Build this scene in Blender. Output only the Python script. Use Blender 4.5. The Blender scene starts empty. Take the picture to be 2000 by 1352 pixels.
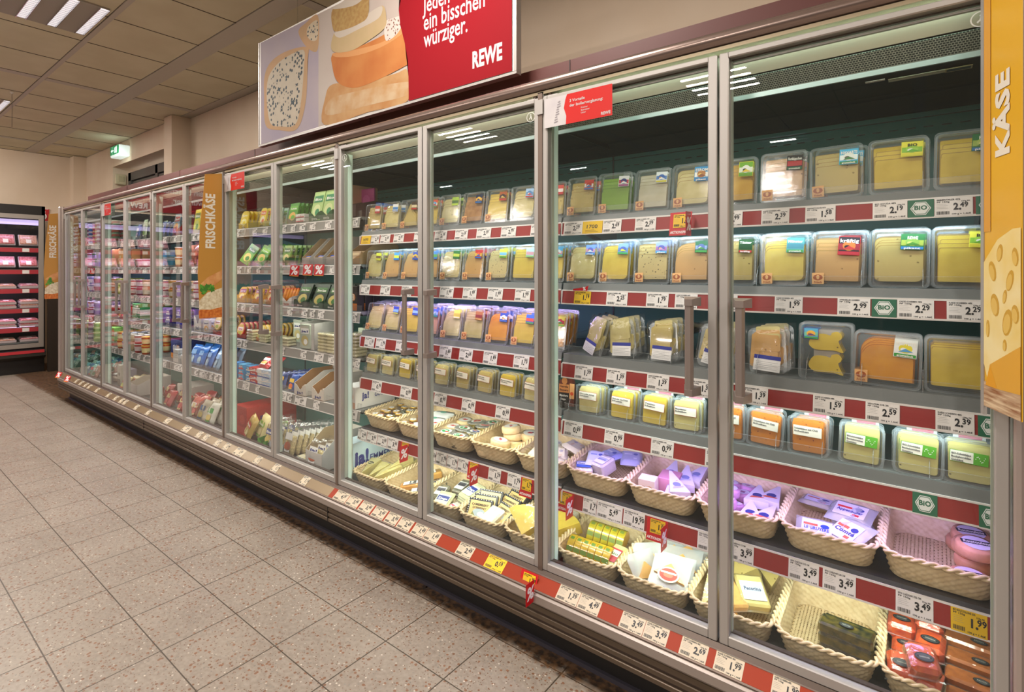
import bpy, bmesh, math, random
from mathutils import Vector, Matrix, noise
PI = math.pi
R = random.Random(11)
SC = bpy.context.scene
COL = SC.collection
# ------------------------------------------------------------------ camera, world, lights, exposure
CY, CZ = -1.81, 1.44          # the aisle camera stands 1.81 m before the doors, 1.44 m up
cam = bpy.data.cameras.new('camera'); co = bpy.data.objects.new('camera', cam); COL.objects.link(co)
co.location = (0, CY, CZ); co.rotation_euler = (PI/2, 0, math.radians(41.28))
cam.sensor_width = 36; cam.lens = 1064/2000*36; cam.shift_x = .065; cam.shift_y = -.073
cam.clip_start = .05; cam.clip_end = 60
SC.camera = co
SC.view_settings.view_transform = 'Standard'; SC.view_settings.look = 'None'
SC.view_settings.gamma = 1; SC.view_settings.use_curve_mapping = False
SC.view_settings.exposure = .28
SC.cycles.transparent_max_bounces = 32
SC.cycles.max_bounces = 8
SC.cycles.caustics_reflective = False; SC.cycles.caustics_refractive = False
SC.cycles.sample_clamp_indirect = 4
W = bpy.data.worlds.new('world'); SC.world = W; W.use_nodes = True
W.node_tree.nodes['Background'].inputs[0].default_value = (1, .9, .8, 1)
W.node_tree.nodes['Background'].inputs[1].default_value = .62

def area(name, loc, rot, sx, sy, power, col, spread=None):
    l = bpy.data.lights.new(name, 'AREA'); l.shape = 'RECTANGLE'; l.size = sx; l.size_y = sy
    l.energy = power; l.color = col
    if spread: l.spread = spread
    o = bpy.data.objects.new(name, l); COL.objects.link(o); o.location = loc; o.rotation_euler = rot
    return o
CEIL = 3.276
LAMPX = (-7.7, -4.59, -1.47, 1.65)
for lx in LAMPX:                                            # light of the ceiling fittings built further down
    for ly in (-.79, -3.9):
        for k in range(4): area('ceiling_light', (lx, ly+.27-.18*k, CEIL-.02), (0, 0, 0), .56, .05, 12.5, (1, .93, .86))
for lx in LAMPX: area('ceiling_light', (lx, -7.01, CEIL-.02), (0, 0, 0), .3, .07, 45, (1, .92, .84))

# ------------------------------------------------------------------ measuring: along/into the cabinet from the photo
def X(px, y):      # where the sight line through column px meets the plane y
    return -(1805-px)/(px+342)*1.138*(y-CY)
def Z(px, py, y):
    return CZ + (530-py)*(y-CY)/((px+342)/2147*1417)
def ZK(k, y): return CZ + k*(y-CY)

# ------------------------------------------------------------------ materials
MATS = {}
def nt(name):
    m = bpy.data.materials.new(name); m.use_nodes = True
    return m, m.node_tree.nodes, m.node_tree.links, m.node_tree.nodes['Principled BSDF']
def mat(name, col=(.8, .8, .8), rough=.5, metal=0, col2=None, scale=20, bump=0, bscale=60, emit=0, spec=.5, contrast=None, coat=0, stretch=None):
    if name in MATS: return MATS[name]
    m, N, L, b = nt(name)
    b.inputs['Base Color'].default_value = (*col, 1); b.inputs['Roughness'].default_value = rough
    b.inputs['Metallic'].default_value = metal; b.inputs['Specular IOR Level'].default_value = spec
    b.inputs['Coat Weight'].default_value = coat
    if emit:
        b.inputs['Emission Color'].default_value = (*col, 1); b.inputs['Emission Strength'].default_value = emit
    tc = None
    if col2 or bump:
        tc = N.new('ShaderNodeTexCoord').outputs['Object']
        if stretch:
            mp = N.new('ShaderNodeMapping'); mp.inputs['Scale'].default_value = stretch; L.new(tc, mp.inputs[0]); tc = mp.outputs[0]
    if col2:
        n = N.new('ShaderNodeTexNoise'); n.inputs['Scale'].default_value = scale; n.inputs['Detail'].default_value = 3; L.new(tc, n.inputs[0])
        r = N.new('ShaderNodeValToRGB'); c = contrast or (.35, .65)
        r.color_ramp.elements[0].position = c[0]; r.color_ramp.elements[1].position = c[1]
        r.color_ramp.elements[0].color = (*col, 1); r.color_ramp.elements[1].color = (*col2, 1)
        L.new(n.outputs['Fac'], r.inputs[0]); L.new(r.outputs[0], b.inputs['Base Color'])
    if bump:
        n = N.new('ShaderNodeTexNoise'); n.inputs['Scale'].default_value = bscale; L.new(tc, n.inputs[0])
        bp = N.new('ShaderNodeBump'); bp.inputs['Strength'].default_value = bump; bp.inputs['Distance'].default_value = .004
        L.new(n.outputs['Fac'], bp.inputs['Height']); L.new(bp.outputs[0], b.inputs['Normal'])
    MATS[name] = m; return m
def clear(name, op=.06, col=(.9, .95, 1), rough=.06, refl=1.0, bump=0, bscale=40):     # thin see-through sheet with gloss
    if name in MATS: return MATS[name]
    m, N, L, b = nt(name)
    b.inputs['Base Color'].default_value = (*col, 1); b.inputs['Roughness'].default_value = .4
    t = N.new('ShaderNodeBsdfTransparent'); g = N.new('ShaderNodeBsdfGlossy'); g.inputs['Roughness'].default_value = rough
    lw = N.new('ShaderNodeLayerWeight'); lw.inputs['Blend'].default_value = .5
    p5 = N.new('ShaderNodeMath'); p5.operation = 'POWER'; p5.inputs[1].default_value = 3.4; L.new(lw.outputs['Facing'], p5.inputs[0])
    f = N.new('ShaderNodeMath'); f.operation = 'MULTIPLY_ADD'; f.inputs[1].default_value = .95; f.inputs[2].default_value = .03; L.new(p5.outputs[0], f.inputs[0])
    mm = N.new('ShaderNodeMath'); mm.operation = 'MULTIPLY'; mm.inputs[1].default_value = refl; L.new(f.outputs[0], mm.inputs[0])
    a = N.new('ShaderNodeMixShader'); a.inputs[0].default_value = op; L.new(t.outputs[0], a.inputs[1]); L.new(b.outputs[0], a.inputs[2])
    c = N.new('ShaderNodeMixShader'); L.new(mm.outputs[0], c.inputs[0]); L.new(a.outputs[0], c.inputs[1]); L.new(g.outputs[0], c.inputs[2])
    if bump:
        tc = N.new('ShaderNodeTexCoord').outputs['Object']
        n = N.new('ShaderNodeTexNoise'); n.inputs['Scale'].default_value = bscale; L.new(tc, n.inputs[0])
        bp = N.new('ShaderNodeBump'); bp.inputs['Strength'].default_value = bump; bp.inputs['Distance'].default_value = .01
        L.new(n.outputs['Fac'], bp.inputs['Height']); L.new(bp.outputs[0], g.inputs['Normal']); L.new(bp.outputs[0], lw.inputs['Normal'])
    L.new(c.outputs[0], N['Material Output'].inputs[0]); MATS[name] = m; return m
def spots(name, col, dark, size=90, thr=.22, rough=.35, dens=.5, soft=.06, metal=0, coat=0.3):   # ground colour with blotchy holes, chips or flecks
    if name in MATS: return MATS[name]
    m, N, L, b = nt(name)
    tc = N.new('ShaderNodeTexCoord').outputs['Object']
    n0 = N.new('ShaderNodeTexNoise'); n0.inputs['Scale'].default_value = size*.6; L.new(tc, n0.inputs[0])
    mx0 = N.new('ShaderNodeMixRGB'); mx0.inputs[0].default_value = .012; L.new(tc, mx0.inputs[1]); L.new(n0.outputs['Color'], mx0.inputs[2])
    v = N.new('ShaderNodeTexVoronoi'); v.inputs['Scale'].default_value = size; L.new(mx0.outputs[0], v.inputs[0])
    r = N.new('ShaderNodeValToRGB'); r.color_ramp.elements[0].position = thr; r.color_ramp.elements[1].position = thr+soft
    r.color_ramp.elements[0].color = (1, 1, 1, 1); r.color_ramp.elements[1].color = (0, 0, 0, 1); L.new(v.outputs['Distance'], r.inputs[0])
    s = N.new('ShaderNodeSeparateColor'); L.new(v.outputs['Color'], s.inputs[0])
    g = N.new('ShaderNodeMath'); g.operation = 'LESS_THAN'; g.inputs[1].default_value = dens; L.new(s.outputs[0], g.inputs[0])
    mu = N.new('ShaderNodeMath'); mu.operation = 'MULTIPLY'; L.new(r.outputs[0], mu.inputs[0]); L.new(g.outputs[0], mu.inputs[1])
    n = N.new('ShaderNodeTexNoise'); n.inputs['Scale'].default_value = 14; L.new(tc, n.inputs[0])
    c1 = N.new('ShaderNodeMixRGB'); c1.inputs[1].default_value = (*[c*.88 for c in col], 1); c1.inputs[2].default_value = (*[min(1, c*1.1) for c in col], 1)
    L.new(n.outputs['Fac'], c1.inputs[0])
    mx = N.new('ShaderNodeMixRGB'); mx.inputs[2].default_value = (*dark, 1); L.new(mu.outputs[0], mx.inputs[0]); L.new(c1.outputs[0], mx.inputs[1])
    L.new(mx.outputs[0], b.inputs['Base Color']); b.inputs['Roughness'].default_value = rough; b.inputs['Coat Weight'].default_value = coat
    MATS[name] = m; return m
def H(h):          # hex (as seen) to linear
    v = [int(h[i:i+2], 16)/255 for i in (0, 2, 4)]
    return tuple(((c+.055)/1.055)**2.4 if c > .04 else c/12.92 for c in v)
def P(h, rough=.45): return mat('print_'+h, H(h), rough)     # printed or painted flat colour

steel = mat('brushed_steel', H('b4aaa2'), .38, .75, bump=.05, bscale=90, stretch=(1, 40, 40))
frame_m = mat('door_aluminium', H('b3aea9'), .42, .45)
brown_m = mat('brown_steel', H('7a6a60'), .42, .45)
dark_m = mat('dark_brown_profile', H('41332c'), .45, .3)
black_m = mat('black_lacquer', H('1b1817'), .4)
maroon_m = mat('maroon_fascia', H('5a2c26'), .45)
inner_m = mat('inner_back_steel', H('5f8a82'), .8, 0, spec=.08)
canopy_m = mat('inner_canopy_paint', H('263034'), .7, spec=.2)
shelf_m = mat('shelf_enamel', H('7b7f7d'), .4, .2)
cream_m = mat('air_duct_cream', H('ebe4cc'), .4)
glass_m = clear('door_glass', .004, (.7, .9, .85), 0.0, .9)
riser_m = clear('riser_acrylic', .025, (.9, 1, 1), .05, 1.3)
tray_m = clear('tray_plastic', .025, (.93, .97, 1), .1, 1.4, .04, 25)
rim_m = clear('tray_rim_plastic', .16, (.85, .93, .95), .12, 1.6)
film_m = clear('wrap_film', .02, (1, 1, .97), .07, 1.1, .7, 32)
milky_m = clear('milky_film', .36, (.8, .84, .86), .25, 1.0, .5, 30)
white_m = mat('white_card', H('eeeae4'), .5)
paper_m = mat('label_paper', H('f0ece6'), .45)
ink_m = mat('ink', (.012, .012, .014), .5)
red_m = mat('rail_red', H('982824'), .4)
orange_m = mat('rail_orange', H('962f0a'), .5, spec=.25)
tagred_m = mat('tag_red', H('c8141e'), .35)
yellow_m = mat('label_yellow', H('eec31a'), .4)
green_m = mat('organic_green', H('22694a'), .45)
wire_m = mat('chrome_wire', (.8, .8, .8), .15, 1)
card_m = mat('cardboard', H('b28a5a'), .7, col2=H('a57d4e'), scale=30)

# ------------------------------------------------------------------ mesh builder
def T(x=0, y=0, z=0): return Matrix.Translation((x, y, z))
def RX(a): return Matrix.Rotation(a, 4, 'X')
def RY(a): return Matrix.Rotation(a, 4, 'Y')
def RZ(a): return Matrix.Rotation(a, 4, 'Z')
UP = RX(PI/2)     # card made in local XY, facing the aisle (-Y)
HULLS = {}; TXT = {}
def text_geo(s, bold):
    k = (s, bold)
    if k in TXT: return TXT[k]
    c = bpy.data.curves.new('t', 'FONT'); c.body = s; c.resolution_u = 2; c.size = 1; c.offset = .012+.02*bold; c.space_character = 1+.04*bold
    o = bpy.data.objects.new('t', c); COL.objects.link(o)
    bpy.context.view_layer.update()
    me = bpy.data.meshes.new_from_object(o.evaluated_get(bpy.context.evaluated_depsgraph_get()))
    vs = [(v.co.x, v.co.y) for v in me.vertices]; fs = [tuple(p.vertices) for p in me.polygons]
    bpy.data.objects.remove(o); bpy.data.meshes.remove(me); bpy.data.curves.remove(c)
    TXT[k] = (vs, fs, max([v[0] for v in vs] or [0])); return TXT[k]
def rrect(w, h, r, n=4, top_only=False):    # rounded rectangle, centred in x, from 0 to h
    pts = []
    for cx, cy, a0 in ((w/2-r, h-r, 0), (-w/2+r, h-r, 90), (-w/2+r, r, 180), (w/2-r, r, 270)):
        if top_only and a0 >= 180: pts.append((math.copysign(w/2, cx), 0)); continue
        for i in range(n+1):
            a = math.radians(a0+90*i/n); pts.append((cx+r*math.cos(a), cy+r*math.sin(a)))
    return pts
class MB:
    def __init__(s): s.v = []; s.f = []; s.mi = []; s.mats = []; s.m = Matrix(); s.sm = []
    def at(s, m): s.m = m; return s
    def add(s, vs, fs, m, smooth=False):
        if m not in s.mats: s.mats.append(m)
        k = s.mats.index(m); o = len(s.v); M = s.m
        s.v += [M @ Vector(v) for v in vs]
        s.f += [tuple(i+o for i in f) for f in fs]; s.mi += [k]*len(fs); s.sm += [smooth]*len(fs)
        return s
    def box(s, x0, x1, y0, y1, z0, z1, m):
        v = [(x, y, z) for x in (x0, x1) for y in (y0, y1) for z in (z0, z1)]
        return s.add(v, [(0, 1, 3, 2), (4, 6, 7, 5), (0, 4, 5, 1), (2, 3, 7, 6), (0, 2, 6, 4), (1, 5, 7, 3)], m)
    def cbox(s, x0, x1, y0, y1, z0, z1, m, b=.003, smooth=True):
        b = min(b, (x1-x0)*.49, (y1-y0)*.49, (z1-z0)*.49)
        vs = []
        for x, sx in ((x0, 1), (x1, -1)):
            for y, sy in ((y0, 1), (y1, -1)):
                for z, sz in ((z0, 1), (z1, -1)):
                    vs += [(x+sx*b, y+sy*b, z), (x+sx*b, y, z+sz*b), (x, y+sy*b, z+sz*b)]
        return s.hull(vs, m, 'cb')
    def hull(s, vs, m, key=None, smooth=False):
        if key in HULLS: return s.add(vs, HULLS[key], m, smooth)
        bm = bmesh.new(); bv = [bm.verts.new(v) for v in vs]; bm.verts.index_update()
        bmesh.ops.convex_hull(bm, input=bv); bm.verts.ensure_lookup_table()
        bmesh.ops.dissolve_limit(bm, angle_limit=.01, verts=bm.verts, edges=bm.edges)
        idx = {}
        out = [tuple(v.co) for v in bm.verts]
        for i, v in enumerate(bm.verts): idx[v] = i
        fs = [tuple(idx[v] for v in f.verts) for f in bm.faces]
        bm.free()
        if key and len(out) == len(vs):
            mp = [min(range(len(vs)), key=lambda j: sum((vs[j][q]-p[q])**2 for q in range(3))) for p in out]
            fs = [tuple(mp[i] for i in f) for f in fs]; HULLS[key] = fs
            return s.add(vs, fs, m, smooth)
        return s.add(out, fs, m, smooth)
    def slab(s, pts, y0, y1, m, cap0=True, cap1=True, smooth=False):   # outline (x,z) extruded along y
        n = len(pts); v = [(x, y0, z) for x, z in pts]+[(x, y1, z) for x, z in pts]
        f = [(i, (i+1) % n, n+(i+1) % n, n+i) for i in range(n)]
        s.add(v, f, m, smooth)
        if cap0: s.add([(x, y0, z) for x, z in pts], [tuple(range(n))[::-1]], m)
        if cap1: s.add([(x, y1, z) for x, z in pts], [tuple(range(n))], m)
        return s
    def poly(s, pts, m, z=0): return s.add([(x, y, z) for x, y in pts], [tuple(range(len(pts)))], m)
    def rect(s, x0, y0, x1, y1, m, z=0): return s.poly([(x0, y0), (x1, y0), (x1, y1), (x0, y1)], m, z)
    def disc(s, cx, cy, rx, ry, m, z=0, n=14, rot=0):
        c, q = math.cos(rot), math.sin(rot)
        return s.poly([(cx+rx*math.cos(a)*c-ry*math.sin(a)*q, cy+rx*math.cos(a)*q+ry*math.sin(a)*c) for a in (2*PI*i/n for i in range(n))], m, z)
    def ring(s, pts, pts2, m, y=0):
        n = len(pts); return s.add([(x, y, z) for x, z in pts]+[(x, y, z) for x, z in pts2], [(i, (i+1) % n, n+(i+1) % n, n+i) for i in range(n)], m)
    def profx(s, prof, x0, x1, m, caps=True, smooth=False):          # closed profile of (y,z) pulled along x
        n = len(prof); s.add([(x0, y, z) for y, z in prof]+[(x1, y, z) for y, z in prof], [(i, (i+1) % n, n+(i+1) % n, n+i) for i in range(n)], m, smooth)
        if caps: s.add([(x0, y, z) for y, z in prof], [tuple(range(n))], m); s.add([(x1, y, z) for y, z in prof], [tuple(range(n))[::-1]], m)
        return s
    def lathe(s, prof, m, n=20, smooth=True, sx=1, sy=1):                         # (r,z) about local z
        k = len(prof); vs = []; fs = []
        for i in range(n):
            a = 2*PI*i/n; vs += [(r*math.cos(a)*sx, r*math.sin(a)*sy, z) for r, z in prof]
        for i in range(n):
            for j in range(k-1): fs.append((i*k+j, (i+1) % n*k+j, (i+1) % n*k+j+1, i*k+j+1))
        s.add(vs, fs, m, smooth)
        for j in (0, k-1):
            if prof[j][0] > 1e-5: s.add([vs[i*k+j] for i in range(n)], [tuple(range(n))], m)
        return s
    def tube(s, pts, r, m, n=6, closed=False):
        vs = []; fs = []; K = len(pts); pts = [Vector(p) for p in pts]
        for i, p in enumerate(pts):
            a = pts[(i-1) % K] if closed or i else p; b = pts[(i+1) % K] if closed or i < K-1 else p
            t = (b-a).normalized(); u = t.cross(Vector((0, 0, 1)))
            if u.length < .05: u = t.cross(Vector((0, 1, 0)))
            u.normalize(); w = t.cross(u)
            vs += [tuple(p+r*(math.cos(2*PI*j/n)*u+math.sin(2*PI*j/n)*w)) for j in range(n)]
        for i in range(K if closed else K-1):
            for j in range(n): fs.append((i*n+j, i*n+(j+1) % n, (i+1) % K*n+(j+1) % n, (i+1) % K*n+j))
        if not closed: fs += [tuple(range(n)), tuple(range((K-1)*n, K*n))]
        return s.add(vs, fs, m, True)
    def grid(s, fn, nu, nv, m, smooth=True):
        return s.add([fn(i/nu, j/nv) for i in range(nu+1) for j in range(nv+1)],
                     [(i*(nv+1)+j, (i+1)*(nv+1)+j, (i+1)*(nv+1)+j+1, i*(nv+1)+j+1) for i in range(nu) for j in range(nv)], m, smooth)
    def pillow(s, w, h, t, m, seed=0, nu=8, nv=10, wr=.15, edge=.5):       # a filled bag standing in the x-z plane
        for sg in (-1, 1):
            def fn(u, v):
                a, c = 2*u-1, 2*v-1
                k = (max(0, 1-abs(a)**3.2)**edge)*(max(0, 1-abs(c)**4)**edge)
                q = noise.noise(Vector((u*4+seed, v*4, sg*3.1)))*wr*t*(k > .01)
                return (a*w/2*(1-.04*(1-abs(c))), sg*(t/2*k)+q, v*h)
            s.grid(fn, nu, nv, m)
        return s
    def text(s, t, x, y, size, m, z=0, bold=0, xs=1, center=False, fit=None, slant=0):
        vs, fs, w = text_geo(t, bold)
        if fit and w*size*xs > 0: xs = fit/(w*size)
        ox = x-(w*size*xs/2 if center else 0)
        return s.add([(ox+(a+slant*b)*size*xs, y+b*size, z) for a, b in vs], fs, m)
    def mesh(s, name):
        me = bpy.data.meshes.new(name); me.from_pydata([tuple(v) for v in s.v], [], s.f)
        for m in s.mats: me.materials.append(m)
        me.polygons.foreach_set('material_index', s.mi); me.polygons.foreach_set('use_smooth', s.sm); me.update()
        return me
    def build(s, name, parent=None, loc=None, rot=None):
        return place(s.mesh(name), name, parent, loc, rot)
def place(me, name, parent=None, loc=None, rot=None):
    o = bpy.data.objects.new(name, me); COL.objects.link(o); o.parent = parent
    if loc is not None: o.location = loc
    if rot is not None: o.rotation_euler = rot
    return o
def tag(o, label, cat, group=None, kind=None):
    if label: o['label'] = label
    if cat: o['category'] = cat
    if group: o['group'] = group
    if kind: o['kind'] = kind
    return o
def thing(name, label, cat, loc=(0, 0, 0), rot=(0, 0, 0), group=None):
    o = bpy.data.objects.new(name, None); COL.objects.link(o); o.location = loc; o.rotation_euler = rot; o.empty_display_size = .02
    return tag(o, label, cat, group)
def struct(o, lab=None): o['kind'] = 'structure'; o['label'] = lab or o.name.replace('_', ' '); return o
ORD = 'zeroth first second third fourth fifth sixth seventh eighth ninth tenth eleventh twelfth thirteenth fourteenth fifteenth sixteenth seventeenth eighteenth nineteenth twentieth twenty-first twenty-second twenty-third twenty-fourth'.split()
# ------------------------------------------------------------------ room shell
def floor_mat():
    m, N, L, b = nt('terrazzo')
    tc = N.new('ShaderNodeTexCoord').outputs['Object']
    def ramp(src, p0, p1, c0=(0, 0, 0), c1=(1, 1, 1)):
        r = N.new('ShaderNodeValToRGB'); r.color_ramp.elements[0].position = p0; r.color_ramp.elements[1].position = p1
        r.color_ramp.elements[0].color = (*c0, 1); r.color_ramp.elements[1].color = (*c1, 1); L.new(src, r.inputs[0]); return r.outputs[0]
    def mix(f, a, c):
        x = N.new('ShaderNodeMixRGB')
        for i, s in ((0, f), (1, a), (2, c)):
            if hasattr(s, 'is_linked'): L.new(s, x.inputs[i])
            else: x.inputs[i].default_value = s if i == 0 else (*s, 1)
        return x.outputs[0]
    def math_(op, a, c=0.):
        x = N.new('ShaderNodeMath'); x.operation = op
        for i, s in ((0, a), (1, c)):
            if hasattr(s, 'is_linked'): L.new(s, x.inputs[i])
            else: x.inputs[i].default_value = s
        return x.outputs[0]
    def nz(sc, d=2):
        n = N.new('ShaderNodeTexNoise'); n.inputs['Scale'].default_value = sc; n.inputs['Detail'].default_value = d; L.new(tc, n.inputs[0]); return n.outputs['Fac']
    base = mix(ramp(nz(3), .3, .7), H('82766a'), H('93877a'))
    base = mix(ramp(nz(60, 4), .3, .7), base, mix(.5, base, H('aba194')))
    for sc, th, dn, col in ((60, .32, .4, H('70482e')), (85, .3, .3, H('77726a')), (70, .25, .16, H('b5ac9f')), (120, .3, .26, H('5f3d28'))):
        v = N.new('ShaderNodeTexVoronoi'); v.inputs['Scale'].default_value = sc; L.new(tc, v.inputs[0])
        s = N.new('ShaderNodeSeparateColor'); L.new(v.outputs['Color'], s.inputs[0])
        f = math_('MULTIPLY', math_('LESS_THAN', v.outputs['Distance'], th), math_('LESS_THAN', s.outputs[0], dn))
        base = mix(math_('MULTIPLY', f, .8), base, mix(s.outputs[1], col, tuple(c*1.5 for c in col)))
    sp = N.new('ShaderNodeSeparateXYZ'); L.new(tc, sp.inputs[0])
    def line(o, off, w):
        q = math_('MODULO', math_('ADD', o, 60+off), .3)
        return math_('MAXIMUM', math_('LESS_THAN', q, w), math_('GREATER_THAN', q, .3-w))
    g = math_('MAXIMUM', line(sp.outputs[0], .074, .0024), line(sp.outputs[1], .07, .0024))
    base = mix(math_('MULTIPLY', g, .92), base, H('43382c'))
    # grime swept against the cabinet foot
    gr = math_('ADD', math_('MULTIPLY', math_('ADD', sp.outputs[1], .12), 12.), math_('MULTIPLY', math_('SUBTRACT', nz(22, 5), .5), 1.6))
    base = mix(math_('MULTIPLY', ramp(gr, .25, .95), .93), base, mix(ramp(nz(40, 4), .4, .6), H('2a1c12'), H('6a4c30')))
    L.new(base, b.inputs['Base Color']); b.inputs['Roughness'].default_value = .34
    L.new(ramp(nz(5, 4), .2, .8, (.28, .28, .28), (.5, .5, .5)), b.inputs['Roughness'])
    bp = N.new('ShaderNodeBump'); bp.inputs['Strength'].default_value = .5; bp.inputs['Distance'].default_value = .002; bp.invert = True
    L.new(g, bp.inputs['Height']); L.new(bp.outputs[0], b.inputs['Normal'])
    return m
MB().box(-10.6, 7.2, -9, 1.4, -.1, 0, floor_mat()).build('floor'); struct(bpy.data.objects['floor'], 'beige terrazzo tile floor')
wall_m = mat('wall_plaster', H('dcc8b2'), .8, col2=H('d6c0a8'), scale=2, bump=.05, bscale=40)
tile_m = mat('ceiling_board', H('dbd2b8'), .85, col2=H('d3c9ae'), scale=3)
strip_m = mat('ceiling_metal_strip', H('c2b9ae'), .5, .1)
gap_m = mat('ceiling_gap', H('5c5046'), .8)
# right wall behind the cabinet, with the column and the window bay further down the aisle
w = MB(); YW = 1.09; YL = .98
w.box(-6.62, 7.2, YW, YW+.25, 0, CEIL, wall_m)
w.box(-6.84, -6.62, .87, YW+.25, 0, CEIL, wall_m)
w.box(-10.37, -8.95, YL, YW+.25, 0, CEIL, wall_m)
w.box(-8.95, -6.84, YL, YW+.25, 2.97, CEIL, wall_m)
w.box(-8.95, -6.84, 1.22, YW+.25, 0, 2.0, wall_m)
struct(w.build('wall_right'), 'beige plastered wall behind the cheese cabinet')
w = MB(); w.box(-10.6, -10.37, -9, YW+.25, 0, CEIL, wall_m); w.box(-10.37, -10.17, .8, YL, 0, CEIL, wall_m)
struct(w.build('wall_far'), 'beige end wall behind the meat refrigerator')
w = MB().box(7, 7.2, -9, 1.4, 0, CEIL, mat('wall_dim_plaster', H('8a7866'), .8)); struct(w.build('wall_near'), 'beige wall')
wn = MB(); wf = mat('window_frame_grey', H('54504e'), .4)
x0, x1, z0, z1, yy = -8.9, -6.84, 2.0, 2.9, 1.2
wn.box(x0, x1, yy-.03, yy+.03, z1-.12, z1, wf).box(x0, x0+.1, yy-.03, yy+.03, z0, z1, wf).box(x1-.1, x1, yy-.03, yy+.03, z0, z1, wf)
wn.box(x0, x1, yy-.03, yy+.03, z0, z0+.08, wf).box(x0+.16, x1-.16, yy-.015, yy+.015, z1-.2, z1-.14, wf).box(-7.9, -7.82, yy-.03, yy+.03, z0, z1, wf)
wn.box(x0+.1, x1-.1, yy, yy+.008, z0+.08, z1-.12, mat('dark_pane', H('3a3f40'), .08))
struct(wn.build('window_1'), 'grey framed window in the recess above the cabinet')
# ceiling: boards, metal strips, dark joints
c = MB(); c.box(-10.6, 7.2, -9, 1.4, CEIL+.012, CEIL+.1, gap_m)
xs = []; x = 2.98
cols = []
xx = 6.29
while xx > -10.5:                                             # strips every five boards
    cols.append(('s', xx-.09, xx)); 
    for i in range(5): cols.append(('t', xx-.09-.61*(i+1)+.003, xx-.09-.61*i-.003))
    xx -= 3.14
rows = [(.36, .975, 't'), (.2, .355, 's'), (.98, 1.09, 's')]
y = .195
for i in range(14):
    rows.append((y-.612, y-.003, 't')); rows.append((y-.652, y-.615, 's')); y -= .655
for (k, a, b2) in cols:
    for (p, q, kk) in rows:
        m_ = strip_m if (k == 's' or kk == 's') else tile_m
        z = CEIL+(.002 if m_ is strip_m else .006)
        if kk == 's' and k == 't': a_, b_ = a-.003, b2+.003
        else: a_, b_ = a, b2
        if b_ < -10.37 or a_ > 7: continue
        c.box(max(a_, -10.37), min(b_, 7), p, q, z, CEIL+.02, m_)
for (k, a, b2) in cols:                                       # grey joint lines of the T-bars
    if k == 't' and -10.3 < a < 7: c.box(a-.006, a-.001, -9, 1.09, CEIL+.003, CEIL+.011, gap_m)
struct(c.build('ceiling'), 'suspended board ceiling with metal strips')

# ceiling fittings
lamp_plate = mat('fitting_reflector', H('a8a196'), .5, .1)
lamp_glow = mat('lamp_glow', H('f4eef0'), .4, emit=.8)
louv = mat('louvre_chrome', (.75, .75, .78), .15, .9)
pm = MB().box(-.315, .3, -.3, .3, -.004, .01, lamp_plate).mesh('plate')
lm = MB()
lm.box(-.29, .29, -.026, .026, -.0045, -.0042, lamp_glow)
gm = MB()
for i in range(17): gm.box(-.285+i*.0345, -.281+i*.0345, -.026, .026, -.012, -.0045, louv)
gm.box(-.3, .3, -.031, -.027, -.014, -.004, louv).box(-.3, .3, .027, .031, -.014, -.004, louv)
lm = lm.mesh('tube'); gm = gm.mesh('louvre')
where = ['above the far end of the aisle', 'above the middle of the aisle', 'above the aisle beside the camera', 'above the near end']
for i, lx in enumerate(LAMPX):
    for j, ly in enumerate((-.79, -3.9, -7.01)):
        t = thing('ceiling_lamp', 'square recessed louvre lamp '+where[i]+(', near row', ', middle row', ', row farthest from cabinet')[j], 'lamp', (lx, ly, CEIL), group='louvre lamps in the ceiling')
        place(pm, 'reflector_plate', t)
        for k in range(4):
            u = place(lm, 'light_strip', t, (0, .27-.18*k, 0)); place(gm, 'louvre', t, (0, .27-.18*k, 0))
h = MB(); h.lathe([(.02, 0), (.012, -.012), (.004, -.02)], white_m, 10); h.tube([(0, 0, -.015), (.004, 0, -.18), (0, 0, -.36)], .0022, mat('string_grey', H('6a6258'), .7), 4)
tag(h.build('ceiling_hook', None, (-7.02, -.546, CEIL)), 'small ceiling hook with a dangling string', 'hook')
# exit sign
t = thing('exit_sign', 'lit green and white emergency exit sign high on wall', 'sign', (-8.43, .84, 3.03))
b = MB().cbox(-.17, .17, -.0, .14, 0, .15, mat('sign_housing', H('e6f4f0'), .3, emit=.45), .01); b.build('housing', t)
g = MB().at(T(0, -.002, 0) @ UP).rect(-.168, .03, .168, .148, mat('exit_green', H('1c8a55'), .4, emit=.5))
wg = mat('exit_white', H('e8fff4'), .4, emit=1.0)
g.rect(.03, .05, .09, .13, wg, .0006).rect(-.11, .08, -.04, .095, wg, .0006).poly([(-.14, .0875), (-.1, .065), (-.1, .11)], wg, .0006)
g.disc(-.005, .12, .009, .009, wg, .0006).poly([(-.02, .05), (-.005, .08), (-.012, .11), (.012, .11), (.01, .08), (.02, .05), (.008, .05), (.002, .07), (-.008, .05)], wg, .0006)
for q in (-.09, .09): g.rect(q-.002, .03, q+.002, .148, wg, .0003)
g.build('green_face', t)
MB().cbox(-.16, .16, .1, .16, .15, .16, white_m, .002).build('bracket', t)
area('exit_light', (-8.2, .8, 3.0), (0, PI/2, 0), .1, .1, .6, (.75, 1, .9))
d = MB().cbox(-8.93, -8.89, 1.0, 1.14, 2.72, 2.87, mat('switch_plastic', H('c9bd9c'), .5), .006).cbox(-8.895, -8.885, 1.03, 1.11, 2.76, 2.84, mat('switch_face', H('bdb18f'), .5), .003)
tag(d.build('junction_box'), 'small cream electrical box beside the recessed window', 'box')
f = MB().box(-10.365, -10.35, .3, .52, 2.22, 2.42, P('b81f22'))
f.at(T(-10.345, .41, 2.32) @ RZ(PI/2) @ UP)
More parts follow.
